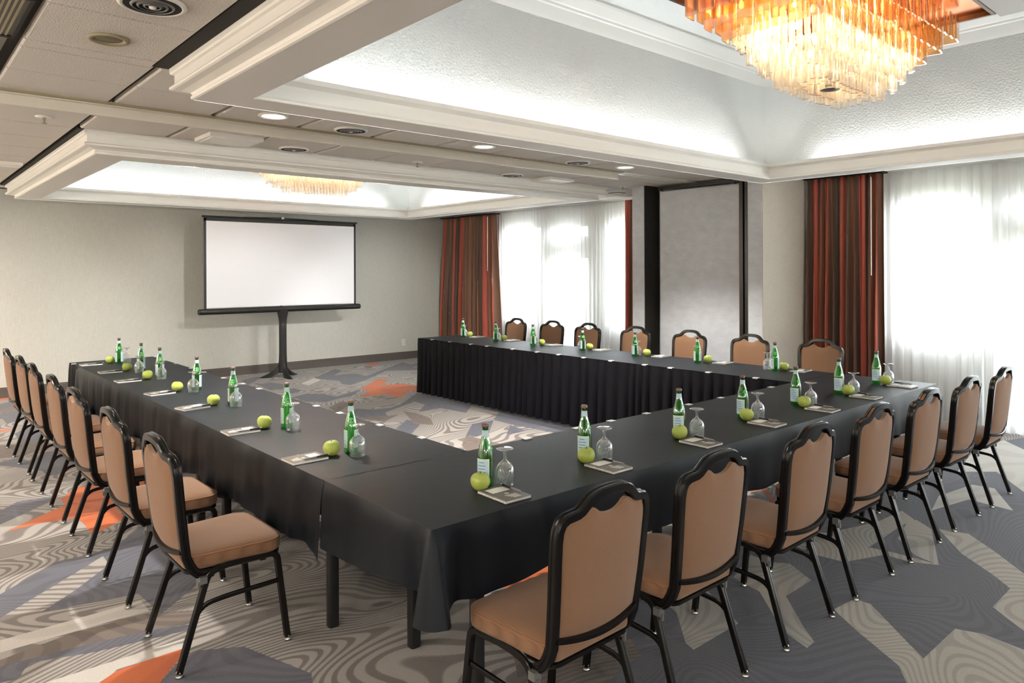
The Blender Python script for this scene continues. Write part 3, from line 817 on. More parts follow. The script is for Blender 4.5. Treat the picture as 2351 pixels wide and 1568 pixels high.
# ------------------------------------------------------------------ chair
def make_chair():
    t = tag(empty('banquet_chair'), 'x', 'chair', 'brown banquet chairs round the tables')
    # seat outline
    def outline(inset, n=14):
        w, d = .225 - inset, .205 - inset
        pts = []
        wr = .205 - inset
        for (cx, cy, r, a0) in ((w - .075, d - .075, .075, 0), (-w + .075, d - .075, .075, 90), (-wr + .05, -d + .05, .05, 180), (wr - .05, -d + .05, .05, 270)):
            for i in range(n + 1):
                a = R(a0 + 90 * i / n)
                y = cy + r * math.sin(a)
                pts.append((cx + r * math.cos(a), y + (.006 if a0 < 180 else 0)))
        return pts
    prof = [(.014, .405), (.002, .414), (0, .425), (0, .455), (.004, .466), (.014, .475), (.035, .482), (.08, .487), (.14, .489)]
    b = MB()
    b.grid([[(x, y, z) for x, y in outline(i)] for i, z in prof], 0, closed=True)
    m = len(outline(0))
    k = len(b.v) - m
    b.f.append(tuple(k + i for i in range(m))); b.mi.append(0)
    b.f.append(tuple(range(m))[::-1]); b.mi.append(0)
    b.build('seat', M['seat'], t, True, 60)
    MB().sweep([(x, y, .464) for x, y in outline(.002)], circ(.0035, 6), (0, 0, 1), closed=True).build('piping', M['piping'], t, True)
    b = MB()
    b.grid([[(x, y, z) for x, y in outline(i)] for i, z in ((.06, .385), (.012, .385), (.004, .392), (.004, .404), (.02, .406))], 0, closed=True)
    k = len(b.v) - m
    b.f.append(tuple(range(m))[::-1]); b.mi.append(0)
    b.build('seat_pan', M['frame'], t, True, 40)
    # back frame: path in (x, z), lean and bow put it in space
    def ylean(z):
        pts = [(.38, -.12), (.40, -.165), (.46, -.200), (.62, -.222), (.83, -.244), (.96, -.256)]
        for (z0, y0), (z1, y1) in zip(pts, pts[1:]):
            if z <= z1: return y0 + (y1 - y0) * max(0, (z - z0)) / (z1 - z0)
        return pts[-1][1]
    def bow(x): return -.022 * (1 - (x / .21) ** 2)
    half = [(.196, .47), (.200, .55), (.206, .65), (.211, .75), (.213, .81), (.210, .845), (.200, .868), (.182, .880), (.160, .884), (.142, .887), (.126, .895),
            (.110, .910), (.092, .925), (.070, .935), (.045, .9395), (.0, .941)]
    side_low = [(.194, -.095, .384), (.194, -.13, .384), (.194, -.158, .392), (.194, -.176, .410), (.195, -.190, .435)]
    path = [Vector(p) for p in side_low] + [Vector((x, ylean(z) + bow(x), z)) for x, z in half]
    path = path + [Vector((-p.x, p.y, p.z)) for p in reversed(path[:-1])]
    ny = len(path)
    def side(i):
        a = path[max(i - 1, 0)]; c = path[min(i + 1, ny - 1)]
        tt = (c - a).normalized()
        if path[i].z < .47:
            return (1, 0, 0) if path[i].x > 0 else (1, 0, 0)
        yv = Vector((0, 1, .1))
        return tt.cross(yv) * (-1)
    # constant frame: profile axis a = depth (y-ish), b = in plane
    pr = [(-.018, -.012), (-.013, -.016), (-.005, -.016), (-.002, -.0125), (.002, -.0125), (.005, -.016), (.013, -.016), (.018, -.012),
          (.018, .012), (.013, .016), (.005, .016), (.002, .0125), (-.002, .0125), (-.005, .016), (-.013, .016), (-.018, .012)]
    def depth(i):
        p = path[i]
        if p.z < .45:
            k = min(max((p.z - .384) / .06, 0), 1)
            return (0, k * 1.0 + .001, 1 - k)
        return (0, 1, .08)
    rows = []
    b = MB()
    b.sweep(path, pr, depth)
    b.build('back_frame', M['frame'], t, True, 35)
    b = MB()
    pp = []
    for i in range(17):
        u = -1 + 2 * i / 16
        x = u * .19
        z = .492 - .018 * (1 - u * u)
        pp.append((x, ylean(.49) + bow(x) * 1.3 - .003, z))
    b.sweep(pp, [(p * .9, q * .62) for p, q in pr], (0, 1, .08))
    b.build('back_rail', M['frame'], t, True, 35)
    # back pad
    def wz(z):
        for (x0, z0), (x1, z1) in zip(half[:6], half[1:6]):
            if z <= z1: return (x0 + (x1 - x0) * max(0, z - z0) / (z1 - z0)) - .013
        return .197
    def ztop(u):
        a = abs(u) * .2
        if a < .078:   # notch of the hand hold
            return .866 + .032 * (a / .078) ** 2.3
        if a < .10: return .898 - .006 * (a - .078) / .022
        if a < .13: return .892 - .017 * (a - .10) / .03
        if a < .17: return .875 - .004 * (a - .13) / .04
        k = min(1, (a - .17) / .03)
        return .871 - .045 * (1 - math.sqrt(max(0, 1 - k * k)))
    NU, NV = 28, 14
    def sheet(sgn):
        Pt = []
        for j in range(NV + 1):
            v = j / NV
            row = []
            for i in range(NU + 1):
                u = -1 + 2 * i / NU
                zb = .500 - .018 * (1 - u * u)
                z = zb + v * (ztop(u) - zb)
                x = u * min(wz(z), wz(min(z, .86)))
                e = (1 - abs(u) ** 6) * (1 - abs(2 * v - 1) ** 8)
                th = .008 + (.016 if sgn > 0 else .013) * e
                row.append((x, ylean(z) + bow(x) + sgn * th, z))
            Pt.append(row)
        return Pt
    A, B = sheet(1), sheet(-1)
    b = MB(); b.grid(A); b.grid(B)
    ea = A[0] + [r[-1] for r in A[1:]] + A[-1][::-1][1:] + [r[0] for r in A[::-1][1:-1]]
    eb = B[0] + [r[-1] for r in B[1:]] + B[-1][::-1][1:] + [r[0] for r in B[::-1][1:-1]]
    b.grid([ea, eb], 0, closed=True)
    b.build('back_pad', M['seat'], t, True, 70)
    # legs: two bent tubes, each split into a rear and a front leg
    lp = rounded(.024, .024, .006, 2)
    lp = [(-.0125, -.010), (-.010, -.0125), (-.003, -.0125), (-.0015, -.0105), (.0015, -.0105), (.003, -.0125), (.010, -.0125), (.0125, -.010),
          (.0125, .010), (.010, .0125), (.003, .0125), (.0015, .0105), (-.0015, .0105), (-.003, .0125), (-.010, .0125), (-.0125, .010)]
    for sx in (-1, 1):
        rear = smooth_path([(sx * .222, -.240, .018), (sx * .208, -.120, .385), (sx * .206, -.06, .402), (sx * .204, .04, .404)], .055, 5)
        front = smooth_path([(sx * .222, .218, .018), (sx * .210, .175, .395), (sx * .206, .12, .404), (sx * .204, .04, .404)], .05, 5)
        for pth in (rear, front):
            lg = MB().sweep(pth, lp, (1, 0, 0)).build('leg', M['frame'], t, True, 35)
            fx, fy = pth[0].x, pth[0].y
            MB().lathe([(.008, .030), (.013, .024), (.013, .018), (.009, .014), (.015, .008), (.016, .002), (.0005, 0)], 12, fx, fy).build('foot', M['chrome'], lg, True)
        st = smooth_path([(sx * .217, -.192, .165), (sx * .214, -.155, .262), (sx * .213, -.05, .272), (sx * .214, .188, .275)], .06, 5)
        MB().sweep(st, rounded(.012, .020, .004, 2), (1, 0, 0)).build('stretcher', M['frame'], t, True, 40)
        b = MB(); b.box(sx * .211 - .0155, sx * .211 + .0155, -.157, -.128, .352, .380); b.box(sx * .211 - .005, sx * .211 + .005, -.163, -.152, .335, .36)
        b.build('bracket', M['steel'], t)
    for yy in (-.06, .12):
        MB().box(-.2, .2, yy - .012, yy + .012, .374, .390).build('crossbar', M['frame'], t)
    return t
chair = make_chair()
put_chair = placer(chair)
LY = [3.31, 4.12, 4.98, 5.72, 6.555, 7.24, 8.0]
NX = [1.76, 2.40, 3.15, 3.857, 4.55, 5.27, 5.968]
FY = [7.93, 7.17, 6.50, 5.70, 4.91, 4.15, 3.37]
ORD = ['closest to', 'second from', 'third from', 'fourth from', 'fifth from', 'sixth from', 'farthest from']
jit = lambda a: rnd.uniform(-a, a)
for i, y in enumerate(LY):
    put_chair((1.145 + jit(.004), y, 0), -PI / 2 + jit(.02), 'brown banquet chair along the left table, %s the front table corner' % ORD[i])
for i, x in enumerate(NX):
    put_chair((x, 1.812 + jit(.004), 0), jit(.02), 'brown banquet chair along the near table, %s the front table corner' % ORD[i])
for i, y in enumerate(FY):
    put_chair((6.775, y, 0), PI / 2 + jit(.02), 'brown banquet chair behind the far table, %s the striped corner drape' % ORD[i])

# ------------------------------------------------------------------ tables and cloths
ZT = 0.75
X0, X1, Y0, YL, YF = 1.4245, 6.19, 2.05, 8.30, 8.12
W = 0.762
XI, XF, YI = X0 + W, 5.44, 2.838
def table(x0, x1, y0, y1, label):
    t = tag(empty('folding_table', ((x0 + x1) / 2, (y0 + y1) / 2, 0)), label, 'table', 'folding tables under the black cloths')
    hx, hy = (x1 - x0) / 2 - .012, (y1 - y0) / 2 - .012
    MB().box(-hx, hx, -hy, hy, ZT - .03, ZT - .008).build('tabletop', M['blackmatte'], t)
    if hx > hy: legs = [(sx * (hx - .32), sy * (hy - .16)) for sx in (-1, 1) for sy in (-1, 1)]
    else: legs = [(sx * (hx - .14), sy * (hy - .22)) for sx in (-1, 1) for sy in (-1, 1)]
    for lx, ly in legs:
        MB().sweep([(lx, ly, 0), (lx, ly, ZT - .03)], rounded(.048, .048, .01, 2), (1, 0, 0)).build('leg', M['blackmatte'], t, True, 40)
    return t
xm = (X0 + X1) / 2
table(X0, xm, Y0, YI, 'black folding table under the near cloth, at the front corner')
table(xm, X1, Y0, YI, 'black folding table under the near cloth, toward the window')
d3 = (YL - YI) / 3
for i, nm in enumerate(('nearest the front corner', 'in the middle of the left row', 'nearest the back wall')):
    table(X0, XI, YI + d3 * i, YI + d3 * (i + 1), 'black folding table under the left cloth, ' + nm)

def resample(path, step):
    out = []
    for (a, b) in zip(path, path[1:]):
        a, b = Vector(a), Vector(b)
        n = max(1, int((b - a).length / step))
        out += [a.lerp(b, i / n) for i in range(n)]
    out.append(Vector(path[-1]))
    return out
def drop(b, path, ztop, length, amp, pitch, seed=1, corner=None, cw=(.075, .05), step=.015, nv=9, mi=0, ragged=.02):
    """cloth hanging from an open polyline (outside is on the right hand of travel)"""
    r2 = random.Random(seed)
    pts = resample(path, step)
    n = len(pts)
    S = [0]
    for i in range(1, n): S.append(S[-1] + (pts[i] - pts[i - 1]).length)
    ph = [r2.uniform(0, 2 * PI) for _ in range(6)]
    nor = []
    for i in range(n):
        a, c = pts[max(i - 2, 0)], pts[min(i + 2, n - 1)]
        t = (c - a).normalized()
        nor.append(Vector((t.y, -t.x)))
    P = []
    for k in range(nv + 1):
        v = k / nv
        row = []
        for i in range(n):
            s = S[i]
            w = math.sin(2 * PI * s / pitch + ph[0] + .8 * math.sin(2 * PI * s / (pitch * 3.1) + ph[1]))
            w2 = math.sin(2 * PI * s / (pitch * .47) + ph[2])
            a = amp * v ** 1.1 * (w + .35 * w2)
            if v == 0: off, dz = 0, 0
            else: off, dz = .006 + .008 * min(1, v * 4) + a + amp * .6 * v, v * length
            lng = dz + v * ragged * math.sin(2 * PI * s / (pitch * 2.3) + ph[3])
            if corner is not None:
                for cn in corner:
                    dd = abs(s - cn)
                    g = math.exp(-(dd / .05) ** 2) * v
                    off += cw[0] * math.exp(-(dd / .03) ** 2) * v
                    off -= .028 * v * (math.exp(-((dd - .10) / .04) ** 2))
                    lng += cw[1] * math.exp(-(dd / .06) ** 2) * v
            p = pts[i] + nor[i] * off
            z = ztop - lng - (.002 if v > 0 else 0)
            row.append((p.x, p.y, z))
        P.append(row)
    b.grid(P, mi)
def arc(cx, cy, r, a0, a1, n=6):
    return [(cx + r * math.cos(R(a0 + (a1 - a0) * i / n)), cy + r * math.sin(R(a0 + (a1 - a0) * i / n))) for i in range(n + 1)]
def soft_edge(b, path, z):
    pass
def top_sheet(b, x0, x1, y0, y1, z, n=40):
    nx, ny = max(2, int((x1 - x0) / .1)), max(2, int((y1 - y0) / .1))
    P = [[(x0 + (x1 - x0) * i / nx, y0 + (y1 - y0) * j / ny,
           z + .0012 * math.sin(9 * (x0 + (x1 - x0) * i / nx) + 3 * j * .3) * math.sin(PI * i / nx) * math.sin(PI * j / ny)) for i in range(nx + 1)] for j in range(ny + 1)]
    b.grid(P)
rc = .008
# near cloth: front, left end and right end
b = MB()
top_sheet(b, X0, X1, Y0, YI, ZT)
lp = [(X0, YI), (X0, Y0 + rc)] + arc(X0 + rc, Y0 + rc, rc, 180, 270)[1:] + [(X1 - rc, Y0)] + arc(X1 - rc, Y0 + rc, rc, 270, 360)[1:] + [(X1, YI)]
c1 = YI - Y0 - rc + .015; c2 = c1 + (X1 - X0) - 2 * rc + .03
lp = lp[::-1]
tot = sum((Vector(a) - Vector(c)).length for a, c in zip(lp, lp[1:]))
def mirror_drop(b, path, **k):
    # outside on the left hand of travel: walk it the other way
    drop(b, path[::-1], **k)
drop(b, lp[::-1], ztop=ZT, length=.262, amp=.006, pitch=.42, seed=4, corner=[c1], nv=10)
cl = tag(b.build('tablecloth', M['cloth'], None, True, 50), 'black tablecloth on the near table, its corner hanging in a point', 'tablecloth', 'black tablecloths')
near_cloth = cl
# left cloth
b = MB()
top_sheet(b, X0, XI, YI + .004, YL, ZT + .0005)
drop(b, [(X0, 7.92), (X0, YI + .004)], ztop=ZT, length=.325, amp=.011, pitch=.30, seed=8, nv=10)
left_cloth = tag(b.build('tablecloth', M['cloth'], None, True, 50), 'black tablecloth on the left table, ending at the back wall side', 'tablecloth', 'black tablecloths')
# far cloth
b = MB()
top_sheet(b, XF, X1, YI + .004, YF, ZT + .0005)
drop(b, [(X1, YI + .004), (X1, YF - .02)], ztop=ZT, length=.30, amp=.01, pitch=.4, seed=12, nv=8)
far_cloth = tag(b.build('tablecloth', M['cloth'], None, True, 50), 'black tablecloth on the far table above the pleated skirt', 'tablecloth', 'black tablecloths')

def skirt(name, path, z0, z1, pitch, depth, seed, parent, header=.055):
    """pleated skirting (outside on the right hand of travel)"""
    r2 = random.Random(seed)
    pts = resample(path, .012)
    n = len(pts); S = [0]
    for i in range(1, n): S.append(S[-1] + (pts[i] - pts[i - 1]).length)
    # irregular pleats
    cuts = [0.0]
    while cuts[-1] < S[-1]: cuts.append(cuts[-1] + pitch * r2.uniform(.6, 1.35))
    rows = 9
    P = []
    for k in range(rows + 1):
        z = z1 + (z0 - z1) * k / rows
        v = max(0, (z1 - header - z) / (z1 - header - z0))
        row = []
        j = 0
        for i in range(n):
            while j < len(cuts) - 2 and S[i] > cuts[j + 1]: j += 1
            f = (S[i] - cuts[j]) / (cuts[j + 1] - cuts[j])
            saw = math.sin(PI * min(1, f / .78)) ** .6 if f < .78 else -.55 * math.sin(PI * (f - .78) / .22)
            off = .006 + depth * (.3 + .7 * v) * saw * (1 if v > 0 else .12)
            a, c = pts[max(i - 1, 0)], pts[min(i + 1, n - 1)]
            t = (c - a).normalized()
            p = pts[i] + Vector((t.y, -t.x)) * off
            row.append((p.x, p.y, z))
        P.append(row)
    b = MB(); b.grid(P)
    return b.build(name, M['skirt'], parent, True, 40)
def clips(path, step, parent, z=ZT + .001):
    clip = None
    for i, p in enumerate(resample(path, step)[:-1]):
        if i == 0: continue
        a = Vector(path[0]); c = Vector(path[-1]); t = (c - a).normalized(); nrm = Vector((t.y, -t.x))
        q = p + t * rnd.uniform(-.06, .06)
        b = MB()
        hw, dp = .024, .026
        c4 = [q + t * hw - nrm * dp, q + t * hw + nrm * .008, q - t * hw + nrm * .008, q - t * hw - nrm * dp]
        b.add([(v.x, v.y, z) for v in c4] + [(v.x, v.y, z + .003) for v in c4] , [(0, 1, 2, 3), (4, 5, 6, 7), (0, 1, 5, 4), (1, 2, 6, 5), (2, 3, 7, 6), (3, 0, 4, 7)])
        b.add([(c4[1].x, c4[1].y, z + .003), (c4[2].x, c4[2].y, z + .003), (c4[2].x + nrm.x * .002, c4[2].y + nrm.y * .002, z - .006), (c4[1].x + nrm.x * .002, c4[1].y + nrm.y * .002, z - .006)], [(0, 1, 2, 3)])
        b.build('clip', M['clip'], parent)
# far skirt: front face and end
sk = skirt('table_skirt', [(X1 - .05, YF), (XF, YF), (XF, YI)], .035, ZT - .002, .115, .05, 3, None)
tag(sk, 'black pleated table skirt hanging to the carpet along the far table', 'table skirt', 'pleated table skirts')
clips([(XF, YF), (XF, YI)], .36, sk)
# left table: inner side and the end at the back wall
sk = skirt('table_skirt', [(XI, YI), (XI, YL), (X0, YL), (X0, 7.90)], .035, ZT - .002, .115, .032, 5, None)
tag(sk, 'black pleated table skirt round the end and inner side of the left table', 'table skirt', 'pleated table skirts')
clips([(XI, YI), (XI, YL)], .40, sk)
clips([(X0, YL), (X0, 7.90)], .14, sk)
# near table: inner side
sk = skirt('table_skirt', [(XF, YI), (XI, YI)], .035, ZT - .002, .115, .032, 6, None)
tag(sk, 'black pleated table skirt on the inner side of the near table', 'table skirt', 'pleated table skirts')
clips([(XF, YI), (XI, YI)], .36, sk)

# ------------------------------------------------------------------ place settings
def make_bottle():
    t = tag(empty('water_bottle'), 'x', 'bottle', 'green water bottles on the tables')
    prof = [(.0005, .004), (.026, .003), (.031, .0), (.0335, .006), (.034, .02), (.034, .118), (.0325, .130), (.027, .155), (.0205, .180), (.0155, .200), (.0135, .215), (.013, .240), (.0145, .241), (.0145, .247), (.0005, .248)]
    MB().lathe(prof, 28).build('glass_body', M['green'], t, True, 60)
    def wrap(r0, r1, a0, a1, z0, z1, n=10):
        return [[((r0 + (r1 - r0) * k) * math.cos(R(a0 + (a1 - a0) * i / n)), (r0 + (r1 - r0) * k) * math.sin(R(a0 + (a1 - a0) * i / n)), z0 + (z1 - z0) * k) for i in range(n + 1)] for k in (0, .5, 1)]
    for c in (0, 165):
        b = MB(); b.grid(wrap(.0343, .0343, c - 54, c + 54, .024, .112))
        lb = b.build('label', M['label_rim'], t, True)
        b = MB(); b.grid(wrap(.0346, .0346, c - 46, c + 46, .029, .107)); b.build('label_face', M['label'], lb, True)
        b = MB()
        for k, zz in enumerate((.096, .083, .07, .057, .045)):
            w = (24, 34, 30, 34, 16)[k]
            b.grid(wrap(.0348, .0348, c - w, c + w - 8, zz, zz + .0025))
        b.build('print', M['label_line'], lb, True)
    b = MB(); b.lathe([(.0158, .2025), (.0141, .216), (.0138, .226), (.0136, .227)], 20); b.build('neck_label', M['neck'], t, True)
    b = MB()
    n = 10
    c = 82
    vs = []
    for i in range(16):
        a = 2 * PI * i / 16
        z = .158 + .014 * math.sin(a)
        rr = .0265 - (z - .157) * .26 + .0006
        th = R(c + 38 * math.cos(a))
        vs.append((rr * math.cos(th), rr * math.sin(th), z))
    zc = .158; rr = .0265 + .0008
    vs.append((rr * math.cos(R(c)), rr * math.sin(R(c)), zc))
    b.add(vs, [(i, (i + 1) % 16, 16) for i in range(16)])
    b.build('oval_label', M['oval'], t, True)
    MB().lathe([(.0150, .240), (.0158, .243), (.0155, .250), (.013, .253), (.0005, .254)], 18).build('cap', M['cap'], t, True, 50)
    return t
def make_glass():
    t = tag(empty('goblet'), 'x', 'glass', 'upturned water goblets')
    b = MB().lathe([(.0355, .0), (.0385, .02), (.0405, .045), (.0395, .062), (.034, .078), (.024, .090), (.013, .098), (.0085, .104)], 28)
    b.lathe([(.0355, 0), (.0343, .0005), (.0373, .02), (.0392, .045), (.038, .061), (.032, .076), (.02, .087), (.0005, .092)], 28)
    b.build('bowl', M['glass'], t, True)
    MB().lathe([(.0085, .104), (.0062, .113), (.0065, .125), (.0085, .134)], 16).build('stem', M['glass'], t, True)
    MB().lathe([(.0085, .134), (.016, .140), (.030, .145), (.0365, .148), (.037, .150), (.030, .1515), (.0005, .1525)], 28).build('foot', M['glass'], t, True)
    MB().lathe([(.0358, .0), (.0362, .0012), (.0355, .002), (.0346, .0012), (.0358, .0)], 28).build('rim', M['glass'], t, True)
    return t
def make_apple():
    t = tag(empty('green_apple'), 'x', 'apple', 'green apples on the tables')
    prof = []
    for i in range(19):
        a = -PI / 2 + PI * i / 18
        r = .0405 * math.cos(a) ** .85 * (1 + .06 * math.sin(a)) if abs(math.cos(a)) > 1e-6 else .0005
        z = .036 + .037 * math.sin(a)
        k = max(0, 1 - r / .022)
        z += -.011 * k * k if a > 0 else .006 * k * k
        prof.append((max(r, .0005), z))
    zmin = min(z for _, z in prof)
    prof = [(r, z - zmin) for r, z in prof]
    b = MB().lathe(prof, 28)
    # five-lobed, slightly lopsided
    b.v = [(x * (1 + .025 * math.cos(5 * math.atan2(y, x)) * (z / .07)), y * (1 + .025 * math.cos(5 * math.atan2(y, x)) * (z / .07)), z * (1 + .05 * x / .04)) for x, y, z in b.v]
    b.build('fruit', M['apple'], t, True)
    MB().sweep([(0, 0, .056), (.001, .001, .066), (.005, .002, .076)], circ(.0014, 6), (1, 0, 0)).build('stem', M['stem'], t, True)
    return t
def make_pad():
    t = tag(empty('notepad'), 'x', 'notepad', 'spiral notepads on the tables')
    hx, hy = .088, .066
    MB().box(-hx, hx, -hy, hy - .004, .0012, .0098).build('pages', M['paper'], t)
    MB().box(-hx - .001, hx + .001, -hy - .001, hy - .003, .0, .0012).build('back_cover', M['pad'], t)
    b = MB()
    nx = 10
    P = [[(-hx - .001 + (2 * hx + .002) * i / nx, y, .0102 + .004 * max(0, (i / nx - .8) / .2) ** 2 * (1 if y < 0 else .2)) for i in range(nx + 1)] for y in (-hy - .001, 0, hy - .003)]
    b.grid(P); b.grid([[(x, y, z + .0009) for x, y, z in r] for r in P])
    b.build('front_cover', M['pad'], t)
    MB().box(.018, .072, -.048, .040, .0112, .0116).build('card_window', M['paper'], t)
    b = MB()
    b.add([(-.012 + .010 * math.cos(2 * PI * i / 16), -.005 + .010 * math.sin(2 * PI * i / 16), .0116) for i in range(16)], [tuple(range(16))])
    for k in range(4):
        b.box(-.036 - .011 * k, -.030 - .011 * k, -.034, .020 - .006 * k, .0112, .0116)
    b.build('cover_print', M['ink'], t)
    b = MB()
    n = 22
    path = []
    for i in range(n * 8 + 1):
        a = 2 * PI * i / 8
        path.append((-hx + .004 + (2 * hx - .008) * i / (n * 8), hy - .004 + .0055 * math.cos(a), .0065 + .0062 * math.sin(a)))
    b.sweep(path, circ(.0009, 4), (1, 0, 0))
    b.build('spiral', M['chrome'], t, True)
    return t
def make_pen():
    t = tag(empty('ballpoint_pen'), 'x', 'pen', 'pens on the notepads')
    def tube(x0, x1, r0, r1): return [(x0, 0, .0055), (x1, 0, .0055)], r0, r1
    def cyl(pr, m, n):
        b = MB(); rows = [[(x, r * math.cos(2 * PI * i / 12), .0055 + r * math.sin(2 * PI * i / 12)) for i in range(12)] for x, r in pr]
        b.grid(rows, 0, closed=True); b.build(n, m, t, True, 50)
    cyl([(-.068, .0006), (-.060, .003), (-.055, .0045), (-.010, .005), (.0, .005)], M['steel'], 'barrel')
    cyl([(0, .0052), (.055, .0052), (.060, .004)], M['pen'], 'cap')
    cyl([(.060, .0034), (.069, .0034), (.070, .0005)], M['chrome'], 'button')
    MB().box(.022, .062, -.0015, .0015, .0115, .0128).build('clip', M['chrome'], t)
    return t
pb_, pg_, pa_, pp_, pn_ = (placer(f()) for f in (make_bottle, make_glass, make_apple, make_pad, make_pen))
LEFT = [[(1.752, 3.212), (1.738, 3.123), (1.648, 3.215), (1.513, 3.22)], [(1.761, 3.977), (1.752, 3.877), (1.65, 4.031), (1.509, 4.02)],
        [(1.79, 4.895), (1.777, 4.810), (1.684, 4.966), (1.54, 4.936)], [(1.813, 5.705), (1.758, 5.613), (1.681, 5.737), (1.545, 5.69)],
        [(1.793, 6.595), (1.776, 6.489), (1.689, 6.57), (1.53, 6.53)], [(1.785, 7.145), (1.746, 7.053), (1.696, 7.255), (1.55, 7.227)],
        [(1.765, 7.855), (1.845, 7.90), (1.711, 7.967), (1.54, 7.95)]]
NEAR = [[(1.9, 2.341), (1.959, 2.285), (1.835, 2.294), (1.855, 2.172)], [(2.509, 2.348), (2.567, 2.274), (2.458, 2.289), (2.468, 2.165)],
        [(3.238, 2.335), (3.283, 2.253), (3.177, 2.287), (3.165, 2.151)], [(3.92, 2.365), (3.972, 2.295), (3.857, 2.30), (3.846, 2.167)],
        [(4.553, 2.356), (4.60, 2.277), (4.515, 2.280), (4.494, 2.15)], [(5.199, 2.364), (5.266, 2.288), (5.183, 2.290), (5.158, 2.16)],
        [(5.874, 2.376), (5.96, 2.32), (5.856, 2.300), (5.842, 2.176)]]
FARS = [[(5.96, 7.816), (6.05, 7.90), (6.056, 7.79), (6.08, 7.66)], [(5.946, 7.105), (6.04, 7.18), (6.06, 7.08), (6.085, 6.95)],
        [(5.882, 6.338), (5.975, 6.41), (6.004, 6.31), (6.07, 6.17)], [(5.913, 5.555), (5.985, 5.645), (6.045, 5.57), (6.085, 5.42)],
        [(5.915, 4.812), (6.01, 4.855), (6.028, 4.745), (6.075, 4.6)], [(5.931, 4.06), (6.01, 4.115), (6.021, 4.005), (6.075, 3.87)],
        [(5.938, 3.263), (5.975, 3.355), (6.045, 3.235), (6.085, 3.1)]]
for rowi, (S, where, a0) in enumerate(((LEFT, 'on the left table, %s the front corner', 0), (NEAR, 'on the near table, %s the front corner', PI / 2), (FARS, 'on the far table, %s the corner drape', PI))):
    for i, (bt, gl, ap, pd) in enumerate(S):
        w = where % ORD[i]
        # the open gap between the two labels turns roughly toward the room's near corner
        face = math.atan2(-bt[1], -bt[0])
        pb_((bt[0], bt[1], ZT + .001), face - R(82) + R((0, 62, 12)[rowi]) + jit(.3), 'green glass water bottle ' + w)
        pg_((gl[0], gl[1], ZT + .001), jit(1), 'upturned clear goblet ' + w)
        pa_((ap[0], ap[1], ZT + .001), jit(3), 'shiny green apple ' + w)
        pr = a0 + (jit(.04) if rowi < 2 else jit(.12)) + (.17 if rowi == 0 and i in (2, 3) else 0)
        pp_((pd[0], pd[1], ZT + .001), pr, 'spiral notepad with a pale card, ' + w)
        if rowi < 2:
            off = Vector((.03, -.058)) if rowi == 0 else Vector((.015, -.052))
            off.rotate(Matrix.Rotation(pr, 2))
            pn_((pd[0] + off.x, pd[1] + off.y, ZT + .0135), pr + jit(.06), 'black and silver pen on the notepad ' + w)

# ------------------------------------------------------------------ projection screen
t = tag(empty('projection_screen', (4.79, 10.87, 0)), 'white projection screen on a black tripod pedestal before the back wall', 'screen')
def hexa(b, *a): b.box(*a)
MB().box(-1.20, 1.20, -.012, -.008, 1.12, 2.40).build('screen_surface', M['screen'], t)
b = MB(); b.box(-1.235, -1.20, -.0125, -.0075, 1.10, 2.44); b.build('border', M['blackmatte'], t)
b = MB(); b.box(1.20, 1.235, -.0125, -.0075, 1.10, 2.44); b.build('border', M['blackmatte'], t)
b = MB(); b.box(-1.235, 1.235, -.0125, -.0075, 2.40, 2.45); b.build('border', M['blackmatte'], t)
MB().sweep([(-1.26, -.01, 2.462), (1.26, -.01, 2.462)], circ(.014, 10), (0, 0, 1)).build('top_bar', M['black'], t, True, 50)
b = MB(); b.sweep([(-1.29, 0, 1.065), (1.29, 0, 1.065)], rounded(.085, .09, .03, 4), (0, 0, 1)); b.build('roller_case', M['black'], t, True, 40)
for sx in (-1, 1):
    MB().sweep([(sx * 1.285, 0, 1.065), (sx * 1.31, 0, 1.065)], rounded(.075, .08, .03, 4), (0, 0, 1)).build('end_cap', M['blackmatte'], t, True, 40)
b = MB()
rows = []
for k in range(26):
    z = 1.05 * (1 - k / 25)
    row = []
    for i in range(48):
        th = 2 * PI * i / 48
        up = max(0, (z - .80) / .22); r = .052 + .0
        r = .058 + (.03 * min(1, up) ** 2 if up > 0 else 0) + .012 * max(0, (.4 - z) / .4)
        fl = max(0, 1 - z / .26)
        lobe = max(0, math.cos(1.5 * (th + PI / 2))) if False else max(0.0, math.cos(3 * (th + PI / 2)))
        narrow = lobe ** 3
        r2 = r + .30 * (fl ** 2.4) * narrow
        zz = z * (1 - .0 * narrow)
        if fl > 0 and narrow < .4:
            zz = max(zz, .075 * (1 - narrow / .4))
        x, y = r2 * math.cos(th), r2 * math.sin(th) * (.9)
        if z > .8: y *= .8
        row.append((x - .04, y, zz))
    rows.append(row)
b.grid(rows, 0, closed=True)
b.build('pedestal', M['blackmatte'], t, True, 60)
MB().sweep([(-.04, .05, 1.0), (-.04, .05, 2.46)], circ(.016, 10), (1, 0, 0)).build('pole', M['black'], t, True)
b = MB(); b.box(-.06, -.02, -.02, .06, 2.455, 2.50); b.build('hook', M['chrome'], t)
MB().sweep([(-.65, -.012, 2.474), (-.04, -.012, 2.488), (.55, -.012, 2.474)], circ(.006, 6), (0, 0, 1)).build('spreader_arm', M['black'], t, True)

